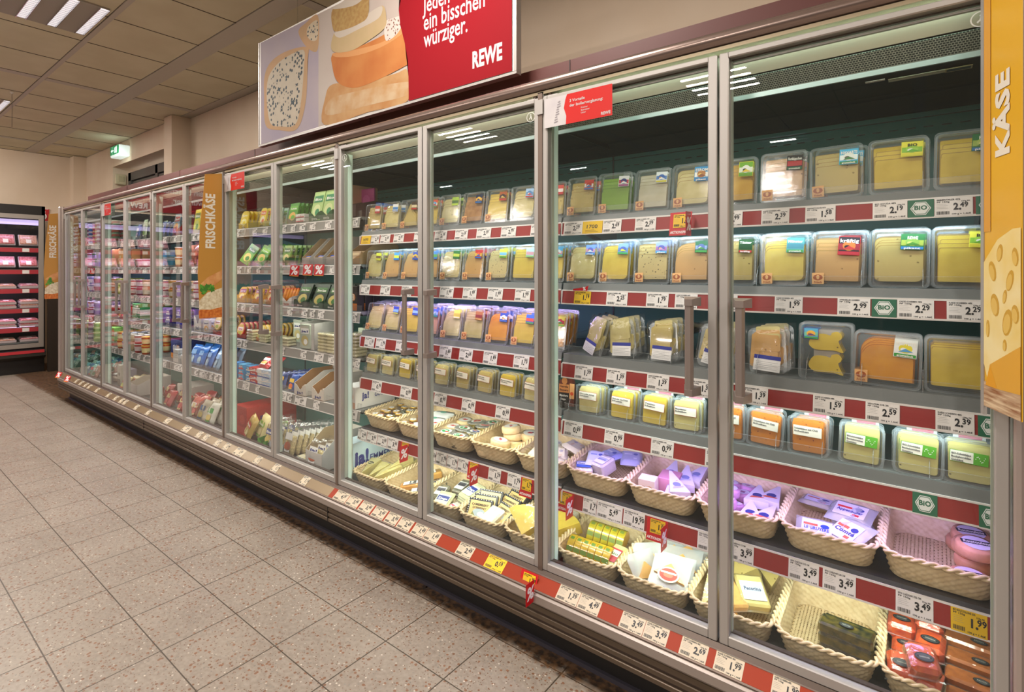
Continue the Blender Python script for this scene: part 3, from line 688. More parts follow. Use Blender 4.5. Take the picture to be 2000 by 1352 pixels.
# ------------------------------------------------------------------ building blocks for the goods
CACHE = {}
def cached(fn):
    def w(*a, **k):
        key = (fn.__name__, repr(a), repr(sorted(k.items())))
        if key not in CACHE: CACHE[key] = fn(*a, **k)
        return CACHE[key]
    return w
REC = []
def put(name, parts, loc, rot=(0, 0, 0), desc=None, cat=None, where=None, col=0, row=0):
    if len(parts) == 1 and not isinstance(parts[0][1], list): o = place(parts[0][1], name, None, loc, rot)
    else:
        o = bpy.data.objects.new(name, None); COL.objects.link(o); o.location = loc; o.rotation_euler = rot; o.empty_display_size = .01
        for p in parts:
            c = place(p[1], p[0], o)
            for q in p[2:]: place(q[1], q[0], c)
    REC.append([o, desc, cat, where, col, row]); return o
CH = {'beige': spots('cheese_beige_holed', H('c6b064'), H('86702c'), 70, .16, dens=.35), 'pale': mat('cheese_pale', H('d4c684'), .35, col2=H('c8b870'), scale=25, coat=.3),
      'yellow': mat('cheese_yellow', H('dcc044'), .35, col2=H('d2b438'), scale=25, coat=.3), 'orange': mat('cheese_orange', H('de9a24'), .35, col2=H('d48c1c'), scale=20, coat=.3),
      'gold': mat('cheese_gold', H('d4a838'), .35, col2=H('c8982c'), scale=20, coat=.3), 'peach': spots('cheese_peach', H('d2a25e'), H('946a34'), 60, .15, dens=.3),
      'green': mat('cheese_green', H('86b02e'), .35, coat=.3), 'white': mat('cheese_white', H('d8d2b8'), .35, col2=H('ccc4a2'), scale=20, coat=.3),
      'seeds': spots('cheese_seeded', H('cdb878'), H('4e4024'), 120, .25, dens=.4), 'brown': mat('cheese_brown', H('b98a52'), .4, col2=H('a06f3c'), scale=40, coat=.3),
      'chili': spots('cheese_chili', H('da8420'), H('98380c'), 120, .22, dens=.3), 'cumin': spots('cheese_cumin', H('d8cc80'), H('5f5426'), 60, .17, dens=.35),
      'pink': mat('cheese_pinkish', H('d8a488'), .35, col2=H('cc9474'), scale=15, coat=.3)}
seal_m = P('d98a45'); seal2_m = P('a8521c'); ochre_m = P('e8b070')
@cached
def slices(w, h, ch, shape, n, fan, t=.0028):
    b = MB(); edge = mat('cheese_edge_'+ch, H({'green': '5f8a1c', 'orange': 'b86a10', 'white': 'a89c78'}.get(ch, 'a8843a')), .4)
    for k in range(n):
        hh = h-fan*(n-1)+fan*k
        if shape == 'sq': pts = rrect(w, hh, .004, 2)
        elif shape == 'arch': pts = rrect(w, hh, w*.32, 5, True)
        elif shape == 'round': pts = rrect(w, hh, .016, 4)
        else: pts = [(-w/2, 0), (w/2, 0), (w*.42, hh*.6), (w*.2, hh), (-w*.12, hh*.97), (-w*.4, hh*.5)]
        dx = (k*.0012 if k % 2 else -k*.0006)
        b.at(T(dx, .005+k*(t+.0004), .018)).slab(pts, 0, t, CH[ch])
        if k: b.at(T(dx, .0048+k*(t+.0004), .018)).ring([p for p in pts], [(x*.985, z-.0016 if z > hh*.6 else z) for x, z in pts], edge)  # dark rind line that also stands in for shade between slices
    return b.mesh('cheese_slices')
@cached
def tray(W, H_, wr=0):
    b = MB(); o = rrect(W, H_, .012, 3); i_ = rrect(W-.012, H_-.012, .010, 3); i_ = [(x, z+.006) for x, z in i_]
    b.ring(o, i_, rim_m, 0); n = len(i_)
    back = [(x*.96, z*.97+.002) for x, z in i_]
    b.add([(x, 0, z) for x, z in i_]+[(x, .021, z) for x, z in back], [(k, (k+1) % n, n+(k+1) % n, n+k) for k in range(n)], tray_m, True)
    b.add([(x, .021, z) for x, z in back], [tuple(range(n))], tray_m)
    e = [(x*1.0, -.0005, z) for x, z in o]
    if wr: b.grid(lambda u, v: ((u-.5)*(W-.004), -.002-.006*math.sin(PI*u)*math.sin(PI*v)*(1+.6*noise.noise(Vector((u*5+wr, v*5, 0)))), .003+v*(H_-.006)), 8, 10, film_m)
    else: b.add([(x, -.001, z) for x, z in i_], [tuple(range(n))], tray_m)
    b.tube([(x, -.0005, z) for x, z in o], .0008, rim_m, 3, closed=True)
    return b.mesh('tray')
@cached
def sticker(w, h, bg, mid, low, t1, t2, blob=None, frame=None):
    b = MB().at(UP); b.rect(0, 0, w, h, P(frame or bg), 0); b.rect(.0015, .0015, w-.0015, h-.0015, P(bg), .0003)
    b.rect(.0015, h*.28, w-.0015, h*.62, P(mid), .0005)
    if blob: b.disc(w*.5, h*.5, w*.3, h*.26, P(blob[0]), .0007).disc(w*.42, h*.44, w*.14, h*.1, P(blob[1]), .0009).poly([(w*.2, h*.3), (w*.5, h*.5), (w*.85, h*.32)], P(blob[2]), .0011)
    b.rect(.0015, .0015, w-.0015, h*.2, P(low), .0008)
    lt = P('f4efe4'); dk = P('1c1c24')
    if t1: b.text(t1, w*.5, h*.68, h*.26, dk if bg in ('f2f2ec', 'e8e04a', 'efe6cc') else lt, .0012, .8, center=True, fit=w*.86 if len(t1) > 4 else w*.45)
    if t2: b.text(t2, w*.5, h*.05, h*.17, lt, .0012, .8, center=True, fit=w*.7)
    return b.mesh('sticker')
@cached
def seal():
    b = MB().at(UP); b.rect(0, 0, .03, .034, ochre_m); b.disc(.015, .02, .012, .009, seal2_m, .0004).disc(.015, .021, .004, .007, ochre_m, .0008).text('Frisch', .015, .003, .008, seal2_m, .0004, 1, center=True)
    return b.mesh('seal')
def slice_pack(W, H_, ch, shape, n, fan, st=None, sl=True, wr=0, cw=.8, chh=.78):
    key = ('sp', W, H_, ch, shape, n, fan, repr(st), sl, wr, cw, chh)
    if key not in CACHE:
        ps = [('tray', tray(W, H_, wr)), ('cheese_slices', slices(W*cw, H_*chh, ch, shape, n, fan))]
        if st:
            m = sticker(*st); w_, h_ = st[0], st[1]; m = m.copy(); m.transform(T(W/2-w_-.012, -.0045 if wr else -.002, H_-h_-.014)@RY(.05)); ps.append(('sticker', m))
        if sl: m = seal().copy(); m.transform(T(-W/2+.006, -.0045 if wr else -.002, .006)@RY(-.03)); ps.append(('seal', m))
        CACHE[key] = ps
    return CACHE[key]
@cached
def vac_pack(W, H_, ch, l1, l2, frame='c05a4a', green=False, wr=1, back=False, sl=None):   # small block of slices in clear film with a paper label
    b = MB(); n = 5
    for k in range(n): b.at(T(.001*(k % 2), .004+k*.0028, .008)).slab(rrect(W*.76, H_*.8+k*.0016, .006, 2), 0, .0024, CH[ch])
    ps = [('tray', tray(W, H_, wr)), ('cheese_slices', b.mesh('cheese_slices'))]
    lb = MB().at(T(-W*.36, -.007 if wr else -.002, H_*.5) @ RY(.04) @ UP)
    lw_ = W*.7; lh = H_*.27
    lb.rect(0, 0, lw_, lh, P(frame)).rect(.0012, .0012, lw_-.0012, lh-.0012, P('ece4d2'), .0003)
    tw = lw_*.54 if green else lw_*.86
    if green:
        lb.rect(lw_*.62, 0, lw_, lh, P('58a02c'), .0005)
        for k in range(9): lb.disc(lw_*.68+lw_*.27*k/9, lh*(.5+.22*math.sin(k*.9)), .0012, .0012, P('eef4e4'), .0008, 5)
    for q, t in enumerate(l1.split('|')): lb.text(t, .003, lh*(.62-.27*q), lh*.24, P('2a2a30'), .001, .6, fit=tw*(.95 if len(t) > 9 else .6))
    ps.append(('label', lb.mesh('label')))
    if back:
        k = MB().at(T(.006, .024, 0)); k.slab([(x, z+.0) for x, z in rrect(W*.62, H_*1.16, .006, 3)], 0, .0008, white_m).at(T(.006, .0235, 0) @ UP); k.rect(-W*.2, H_*.8, W*.24, H_*1.08, P('e0607a'), .0002)
        ps.append(('price_card', k.mesh('price_card')))
    return ps
@cached
def pouch(W, H_, ch, sd=0):                                       # soft vacuum pouch with a slanted stack of slices and blue banded label
    b = MB()
    for k in range(7): b.at(T(-.01+.0028*k, .0, .02+.003*k) @ RY(.1)).slab(rrect(W*.62, H_*.36+.05*(k < 3), .006, 2), .004+k*.003, .0066+k*.003, CH[ch])
    for k in range(4): b.at(T(W*.05, 0, H_*.45+.012*k)).slab(rrect(W*.55, H_*.3, .006, 2), .003+k*.003, .0056+k*.003, CH['pale' if k % 2 else ch])
    s = MB().pillow(W, H_, .034, film_m, sd, 10, 12, .5).at(T(0, .017, 0)); s2 = MB().at(T(0, .013, 0)).pillow(W, H_, .036, film_m, sd, 10, 12, .35)
    s2.at(T(0, .02, 0)).slab(rrect(W*.86, H_*.96, .02, 4), 0, .001, rim_m)
    l = MB().at(T(-W*.3, -.0085, H_*.08) @ RY(.14) @ UP); lw_ = W*.6
    l.rect(0, 0, lw_, H_*.28, P('e8e6e2')).rect(0, H_*.24, lw_, H_*.32, P('2c3590'), .0003)
    for q in range(5): l.rect(lw_*.08, H_*(.04+.035*q), lw_*(.9-.2*(q % 2)), H_*(.045+.035*q), P('8a8a8c'), .0003)
    return [('film_pouch', s2.mesh('film_pouch')), ('cheese_slices', b.mesh('cheese_slices')), ('label', l.mesh('label'))]
@cached
def mouse_pack():
    W, H_ = .135, .17
    b = MB(); b.box(-.03, .035, .012, .014, .02, .15, mat('pack_liner', H('a8a49c'), .4))
    for z, fl in ((.088, 1), (.022, 1)):
        pts = smooth_poly([(-.042, .022), (-.03, .046), (-.005, .05), (.012, .046), (.016, .054), (.03, .058), (.04, .048), (.038, .036), (.032, .03), (.038, .012), (.044, -.004), (.02, .002), (-.02, .001), (-.036, .008)], 3)
        b.at(T(.0, .003, z)).slab(pts, 0, .009, CH['yellow']).at(T(.03, .0025, z+.012) @ UP).disc(0, 0, .0022, .0018, P('7a6220'))
    st = sticker(.038, .034, '58a8c8', '7ac0a0', '4a9a4a', '', '', ('e8b040', 'b86838', '6a4a7a'), '2c3590').copy(); st.transform(T(-.055, -.002, .12))
    return [('tray', tray(W, H_)), ('mouse_shaped_slice', b.mesh('mouse_shaped_slice')), ('sticker', st)]

# ---- wicker basket
def basket():
    W, D, Hh = .236, .33, .075
    wk = mat('wicker_cane', H('e4cfa4'), .5, col2=H('d6bd90'), scale=60)
    def per(n, sc, z):
        out = []; w, d, r = W/2*sc, D/2*sc, .045*sc; L1, L2, A = 2*(w-r), 2*(d-r), PI*r/2; tot = 2*(L1+L2)+4*A
        for i in range(n):
            s = tot*i/n; seg = [(L1, 'l', (-w+r, -d), (1, 0)), (A, 'a', (w-r, -d+r), -90), (L2, 'l', (w, -d+r), (0, 1)), (A, 'a', (w-r, d-r), 0), (L1, 'l', (w-r, d), (-1, 0)), (A, 'a', (-w+r, d-r), 90), (L2, 'l', (-w, d-r), (0, -1)), (A, 'a', (-w+r, -d+r), 180)]
            for ln, k, p, q in seg:
                if s <= ln+1e-9:
                    if k == 'l': out.append((p[0]+q[0]*s, p[1]+q[1]*s, z, q[1], -q[0]))
                    else:
                        a = math.radians(q+90*s/ln); out.append((p[0]+r*math.cos(a), p[1]+r*math.sin(a), z, math.cos(a), math.sin(a)))
                    break
                s -= ln
        return out
    rows = 9; N_ = 168; b = MB(); vs = []
    for j in range(rows*2+1):
        z = Hh*j/(rows*2); sc = .86+.14*(j/(rows*2))
        for i, (x, y, zz, nx, ny) in enumerate(per(N_, sc, z)):
            off = 0 if j % 2 == 0 else (.0026 if ((i//2)+(j//2)) % 2 else -.0018)
            vs.append((x+nx*off, y+ny*off, zz))
    b.add(vs, [(j*N_+i, j*N_+(i+1) % N_, (j+1)*N_+(i+1) % N_, (j+1)*N_+i) for j in range(rows*2) for i in range(N_)], wk, True)
    body = b.mesh('woven_wall')
    r = MB(); M_ = 220; pr_ = per(M_, 1.0, Hh)
    for k in range(2):
        pts = []
        for i, (x, y, z, nx, ny) in enumerate(pr_):
            a = i*.62+k*PI; pts.append((x+nx*(.0045*math.cos(a)+.001), y+ny*(.0045*math.cos(a)+.001), z+.0045*math.sin(a)))
        r.tube(pts, .0048, wk, 5, closed=True)
    rim = r.mesh('braided_rim')
    m, N, L, bs = nt('wicker_floor_weave')
    tc = N.new('ShaderNodeTexCoord').outputs['Object']; br = N.new('ShaderNodeTexBrick'); br.inputs['Scale'].default_value = 22; br.inputs['Mortar Size'].default_value = .04; br.inputs['Brick Width'].default_value = .36; br.inputs['Row Height'].default_value = .2
    br.inputs['Mortar'].default_value = (*H('d8bf92'), 1); br.inputs['Color1'].default_value = (*H('7d6440'), 1); br.inputs['Color2'].default_value = (*H('c0a474'), 1)
    L.new(tc, br.inputs[0]); L.new(br.outputs[0], bs.inputs['Base Color'])
    bp = N.new('ShaderNodeBump'); bp.inputs['Strength'].default_value = .8; bp.inputs['Distance'].default_value = .002; L.new(br.outputs['Fac'], bp.inputs['Height']); L.new(bp.outputs[0], bs.inputs['Normal'])
    f = MB(); o = per(48, .86, .003); f.add([(x, y, z) for x, y, z, _, _ in o]+[(x, y, 0) for x, y, z, _, _ in o], [tuple(range(48)), tuple(range(48, 96))], m)
    nx_, ny_ = 22, 30                                          # woven floor: strands over and under
    w_, d_ = W*.86/2-.004, D*.86/2-.004
    for a in range(nx_):
        x = -w_+2*w_*(a+.5)/nx_
        yy = d_-(.028 if min(a, nx_-1-a) == 0 else .01 if min(a, nx_-1-a) == 1 else 0)
        f.add([p for k in range(ny_+1) for p in ((x-.0028, -yy+2*yy*k/ny_, .0045+.0016*(1 if (k+a) % 2 else -1)), (x+.0028, -yy+2*yy*k/ny_, .0045+.0016*(1 if (k+a) % 2 else -1)))], [(2*k, 2*k+1, 2*k+3, 2*k+2) for k in range(ny_)], wk, True)
    return [('woven_wall', body), ('braided_rim', rim), ('woven_floor', f.mesh('woven_floor'))]
BASKET = basket()
FILM2 = film_m
@cached
def wedge(L_, ang, h, rind_h, paste, wrap=True, lab=None):          # point forward (-y), rind at the back
    a = math.radians(ang)/2; rn = mat('rind_'+rind_h, H(rind_h), .5, col2=tuple(c*.8 for c in H(rind_h)), scale=60); n = 6
    arc = [(L_*math.sin(-a+2*a*i/n), L_*math.cos(-a+2*a*i/n)) for i in range(n+1)]
    b = MB(); top = [(0, 0)]+arc; k = len(top)
    b.add([(x, y, h) for x, y in top], [tuple(range(k))], CH[paste]).add([(x, y, 0) for x, y in top], [tuple(range(k))], CH[paste])
    for p, q in ((top[0], top[1]), (top[-1], top[0])): b.add([(*p, 0), (*q, 0), (*q, h), (*p, h)], [(0, 1, 2, 3)], CH[paste])
    b.add([(x, y, z) for z in (0, h) for x, y in arc], [(i, i+1, n+2+i, n+1+i) for i in range(n)], rn, True)
    ps = [('cheese_wedge', b.mesh('cheese_wedge'))]
    if wrap:
        s = 1.05; c = MB(); c.hull([(0, -.006, -.001), (0, -.006, h+.003)]+[(x*s, y*s, z) for x, y in (arc[0], arc[n//2], arc[-1]) for z in (-.001, h+.003)], film_m); ps.append(('film', c.mesh('film')))
    if lab:
        l = MB().at(T(0, L_*.62, h+.004)); l.disc(0, 0, L_*.16, L_*.13, P(lab[0])).disc(0, .0, L_*.12, L_*.09, P(lab[1]), .0004).text(lab[2], 0, -.004, .011, P(lab[3]), .0008, .8, center=True, fit=L_*.2)
        ps.append(('label', l.mesh('label')))
    return ps
@cached
def half_moon(skin, stripe):
    b = MB(); n = 12; pts = [(.055*math.cos(PI*i/n), .068*math.sin(PI*i/n)) for i in range(n+1)]
    sk = mat('moon_'+skin, H(skin), .3, col2=tuple(c*.75 for c in H(skin)), scale=50, coat=.6)
    b.add([(x, y, z) for x in (-.013, .013) for y, z in pts], [(i, i+1, n+2+i, n+1+i) for i in range(n)], sk, True)
    for x in (-.0131, .0131): b.add([(x, y, z) for y, z in pts], [tuple(range(n+1))], CH['gold'])
    g = MB(); st = P(stripe)
    for a, c in ((2, 3), (8, 9), (5, 6)):
        g.add([(x, y*1.012, z*1.012) for x in ((-.0125, .012) if a != 5 else (-.008, .006)) for y, z in pts[a:c+1]], [(0, 1, 3, 2)], st)
    return [('cheese_body', b.mesh('cheese_body')), ('printed_stripe', g.mesh('printed_stripe'))]
@cached
def wheel(r, h, skin, lab=None, key=0):
    sk = mat('skin_'+skin, H(skin), .6, col2=tuple(min(1, c*1.15) for c in H(skin)), scale=60, bump=.3, bscale=80)
    b = MB().lathe([(0, 0), (r*.9, 0), (r, h*.2), (r, h*.75), (r*.93, h*.96), (0, h)], sk, 22); ps = [('cheese_body', b.mesh('cheese_body'))]
    if lab:
        l = MB().at(T(0, 0, h+.0008)); l.disc(0, 0, r*.72, r*.72, P(lab[0]), 0, 20).poly([(-r*.35, -.004), (r*.1, -.008), (r*.4, .004), (-r*.1, .01)], P(lab[1]), .0004).disc(r*.3, r*.1, r*.1, r*.1, P(lab[2]), .0006, 8)
        if len(lab) > 3: l.rect(-r*.75, -r*.18, r*.75, r*.22, P(lab[2]), .0005).text(lab[3], 0, -r*.1, r*.36, P('f2eee8'), .001, .8, center=True, fit=r*1.3)
        ps.append(('label', l.mesh('label')))
    return ps
@cached
def block(w, d, h, colr, col2=None, lab=None, film=True, front=None, bev=.006):
    m = CH[colr] if colr in CH else mat('wax_'+colr+(col2 or ''), H(colr), .3, col2=H(col2) if col2 else tuple(c*.8 for c in H(colr)), scale=45, coat=.6)
    b = MB().cbox(-w/2, w/2, 0, d, 0, h, m, bev); ps = [('cheese_block', b.mesh('cheese_block'))]
    if film: ps.append(('film', MB().cbox(-w/2-.002, w/2+.002, -.002, d+.002, 0, h+.002, film_m, bev).add([(-w/2-.008, -.006, h*.4), (w/2+.008, -.006, h*.42), (w/2+.006, -.001, h*.4), (-w/2-.006, -.001, h*.42)], [(0, 1, 2, 3)], rim_m).mesh('film')))
    if lab:
        l = MB().at(T(0, d*.45, h+.0035)); q = min(w, d)*.3
        if lab[0] == 'oval': l.disc(0, 0, q*1.1, q*.62, P('16181c'), 0, 18).disc(0, 0, q*.95, q*.48, P('3c4244'), .0003, 18).rect(-q*.85, -q*.12, q*.85, q*.12, P('16181c'), .0006).text(lab[1], 0, -q*.12, q*.3, P('b8b8ac'), .0009, 0, center=True, fit=q*1.2)
        else: l.rect(-w*.4, -d*.3, w*.4, d*.3, P(lab[0])).rect(-w*.36, -d*.05, w*.36, d*.22, P(lab[2]), .0004).text(lab[1], 0, 0, d*.16, P(lab[3]), .0008, .8, center=True, fit=w*.6)
        ps.append(('label', l.mesh('label')))
    if front:
        l = MB().at(T(0, -.003, h*.5) @ UP); l.rect(-w*.4, -h*.35, w*.4, h*.35, P(front[0])).text(front[1], 0, -h*.1, h*.34, P(front[2]), .0006, 1, center=True, fit=w*.6); ps.append(('front_label', l.mesh('front_label')))
    return ps
@cached
def flat_pack(w, l, t, colr, words, c2, film='milky', sd=0):             # sealed paper or film pack lying on its back
    m = milky_m if film == 'milky' else mat('foil_'+colr, H(colr), .4, coat=.4)
    b = MB().at(RX(-PI/2) @ T(0, -t*.5, -l/2)); b.pillow(w, l, t, m, sd, 8, 8, .22, .35)
    ps = [('wrapper', b.mesh('wrapper'))]
    if film == 'milky': ps.append(('cheese_block', MB().cbox(-w*.34, w*.34, -l*.34, l*.34, t*.12, t*.8, CH['pale'], .004).mesh('cheese_block')))
    p = MB().at(T(0, 0, t+.0012)); p.rect(-w*.34, -l*.3, w*.34, l*.3, P(colr)).rect(-w*.3, l*.05, w*.02, l*.14, P(c2[0]), .0004).disc(w*.18, l*.1, w*.1, l*.08, P(c2[1]), .0004)
    if words: p.text(words, 0, -l*.1, l*.17, P(c2[1]), .0008, 1, center=True, fit=w*.56)
    p.rect(w*.08, -l*.24, w*.22, -l*.15, P(c2[0]), .0004)
    ps.append(('label', p.mesh('label'))); return ps
@cached
def paper_wedge(L_, w, t, colr, c2, word=''):                         # long triangular pack
    m = mat('foil_'+colr, H(colr), .4, coat=.4); b = MB()
    b.hull([(-w/2, 0, 0), (w/2, 0, 0), (-w/2, 0, t), (w/2, 0, t), (-w*.06, L_, 0), (w*.06, L_, 0), (-w*.06, L_, t), (w*.06, L_, t)], m); ps = [('wrapper', b.mesh('wrapper'))]
    p = MB().at(T(0, L_*.22, t+.001)); p.disc(0, L_*.12, w*.2, w*.2, P(c2[1])).poly([(-w*.3, -.01), (w*.25, 0), (w*.3, .006), (-w*.2, .004)], P(c2[0]), .0004)
    if word: p.text(word, 0, -.03, .012, P(c2[1]), .0005, 1, center=True, fit=w*.6)
    ps.append(('label', p.mesh('label'))); return ps
jar_glass = clear('jar_glass', .08, (1, .95, .85), .03, 1.2)
@cached
def jar(r, h, fill, lid='d9b25c', top='f0ece4'):
    return [('jar_body', MB().lathe([(0, 0), (r*.92, 0), (r, h*.08), (r, h*.7), (r*.85, h*.8)], jar_glass, 16).mesh('jar_body')),
            ('contents', MB().lathe([(0, .003), (r*.9, .003), (r*.93, h*.65), (0, h*.65)], mat('fill_'+fill, H(fill), .3, col2=tuple(c*.5 for c in H(fill)), scale=150), 14).mesh('contents')),
            ('lid', MB().lathe([(r*.93, h*.8), (r*.96, h*.8), (r*.96, h*.97), (r*.9, h), (0, h)], mat('lid_'+lid, H(lid), .3, .7), 16).at(T(0, 0, h+.0006)).disc(0, 0, r*.75, r*.75, P(top), 0, 16).disc(r*.1, 0, r*.3, r*.2, P('c03030' if fill[0] in 'c8' else '2a5a3a'), .0005, 10).mesh('lid'))]
@cached
def tub(r, h, c1, c2, sd=0):
    rr = random.Random(sd); cu = MB()
    for k in range(34):
        a, q = rr.random()*6.28, math.sqrt(rr.random())*r*.78; cu.at(T(q*math.cos(a), q*math.sin(a), .004+rr.random()*h*.62) @ RZ(rr.random()*3) @ RX(rr.random())).cbox(-.006, .006, -.006, .006, -.002, .01, CH['yellow' if k % 3 else 'pale'], .001)
    return [('tub_body', MB().lathe([(0, 0), (r*.84, 0), (r*.96, h*.88), (r*1.04, h*.9), (r*1.04, h*.95)], tray_m, 22).mesh('tub_body')), ('cheese_cubes', cu.mesh('cheese_cubes')),
            ('lid', MB().lathe([(r*1.05, h*.9), (r*1.05, h), (r*.9, h*1.03), (0, h*1.02)], clear('lid_clear', .2, (.95, 1, .95), .1), 22).at(T(0, 0, h*1.045)).disc(0, 0, r*.6, r*.6, P('f0f0e8'), 0, 18).disc(-r*.1, r*.05, r*.42, r*.4, P(c1), .0004, 14).disc(r*.2, -r*.12, r*.22, r*.16, P(c2), .0008, 10).text('Feta', -r*.1, 0, r*.3, P('f4f4ee'), .0012, 1, center=True).mesh('lid'))]
@cached
def cup(r, h, body, lid, band=None):
    b = MB().lathe([(0, 0), (r*.82, 0), (r*.98, h*.92)], mat('cup_'+body, H(body), .35), 14)
    b.lathe([(r, h*.9), (r*1.03, h*.93), (r*1.03, h), (0, h)], mat('cuplid_'+lid, H(lid), .35), 14)
    if band: b.lathe([(r*.855+.001, h*.2), (r*.95+.001, h*.72)], P(band), 14)
    return [('cup', b.mesh('cup'))]
@cached
def card_pack(w, h, t, main, c2, c3, word='', round_=False, leafy=False):    # upright flat pack: printed front, window, word
    b = MB().slab(rrect(w, h, w*.3 if round_ else .004, 3), 0, t, P(main), smooth=False)
    p = MB().at(T(0, -.0008, 0) @ UP); p.rect(-w*.4, h*.62, w*.4, h*.85, P(c2)).disc(0, h*.33, w*.36, h*.22, P(c3), .0003, 14).disc(w*.08, h*.28, w*.2, h*.12, P(c2), .0006, 10)
    if leafy: p.poly([(-w*.4, h*.1), (-w*.1, h*.22), (0, h*.08)], P('4a8a2e'), .0008)
    if word: p.text(word, 0, h*.68, h*.12, P('f6f4ec' if c2 not in ('f2f2ec', 'f0e8c8') else '24307a'), .0009, 1, center=True, fit=w*.66)
    return [('sleeve', b.mesh('sleeve')), ('front_print', p.mesh('front_print'))]
@cached
def carton(w, d, hf, hb, out, inn='b28a5a', word='', wc='f4f2ea', notch=True):          # shelf-ready tray: low front, sides rising to the back
    m = P(out, .6); i_ = P(inn, .7); t = .002; b = MB()
    for x in (-w/2, w/2-t): b.add([(x+a, y, z) for a in (0, t) for y, z in ((0, 0), (d, 0), (d, hb), (d*.45, hb), (0, hf))], [(0, 1, 2, 3, 4), (5, 6, 7, 8, 9), (3, 4, 9, 8), (2, 3, 8, 7), (4, 0, 5, 9)], m)
    b.add([(-w/2+t+.0004, y, z) for y, z in ((0, 0), (d, 0), (d, hb), (d*.45, hb), (0, hf))], [(0, 1, 2, 3, 4)], i_)
    if notch: b.slab(smooth_poly([(-w/2, 0), (w/2, 0), (w/2, hf), (w*.28, hf*.86), (0, hf*.45), (-w*.28, hf*.86), (-w/2, hf)], 1), 0, t, m)
    else: b.box(-w/2, w/2, 0, t, 0, hf, m)
    b.box(-w/2, w/2, d-t, d, 0, hb, m).box(-w/2, w/2, 0, d, 0, t, i_)
    ps = [('tray_body', b.mesh('tray_body'))]
    if word:
        ps.append(('printed_name', MB().at(T(0, -.0008, hf*(.12 if notch else .3)) @ UP).text(word, 0, 0, hf*.3, P(wc), 0, 1, center=True, fit=min(w*.5, hf*1.2)).mesh('printed_name')))
    return ps
@cached
def bag(w, h, t, main, c2, c3, word='', sd=0, clearbag=False, fillc='e8cf7a'):
    m = film_m if clearbag else mat('bagfoil_'+main, H(main), .3, coat=.5)
    ps = [('film_bag', MB().pillow(w, h, t, m, sd, 8, 10, .35).mesh('film_bag'))]
    if clearbag: ps.append(('contents', MB().at(T(0, 0, .004)).pillow(w*.86, h*.62, t*.82, mat('grated_'+fillc, H(fillc), .5, col2=tuple(c*.6 for c in H(fillc)), scale=120, bump=.8, bscale=160), sd+2, 6, 8, .3).mesh('contents')))
    p = MB().at(T(0, -t*.5-.003, 0) @ UP); p.rect(-w*.3, h*.5, w*.3, h*.72, P(c2)).disc(0, h*.3, w*.26, h*.14, P(c3), .0003, 12).rect(-w*.2, h*.12, w*.24, h*.2, P(c2), .0003)
    if word: p.text(word, 0, h*.55, h*.13, P('28347c' if c2 == 'f2f2ec' else 'f6f4ec'), .0006, 1.4, center=True, fit=w*.5)
    ps.append(('front_print', p.mesh('front_print'))); return ps
@cached
def boxx(w, d, h, main, c2, word='', wc='f4f2ea', side=None, scol='26317a'):
    b = MB().cbox(-w/2, w/2, 0, d, 0, h, P(main, .5), .0015, False); p = MB().at(T(0, -.0008, 0) @ UP); p.rect(-w*.5+.002, .002, w*.5-.002, h*.3, P(c2)).disc(w*.15, h*.55, min(w, h)*.22, min(w, h)*.2, P(c2), .0002, 12)
    if word: p.text(word, 0, h*.45, min(h*.36, w*.4), P(wc), .0006, 1.4, center=True, fit=w*.62)
    ps = [('box_body', b.mesh('box_body')), ('front_print', p.mesh('front_print'))]
    if side:
        q = MB().at(T(w/2+.0008, 0, 0) @ RZ(PI/2) @ UP); z = h*.42
        for t, s_, bo, x in side: q.text(t, x, z, s_, P(scol), .0004, bo)
        ps.append(('side_print', q.mesh('side_print')))
    return ps

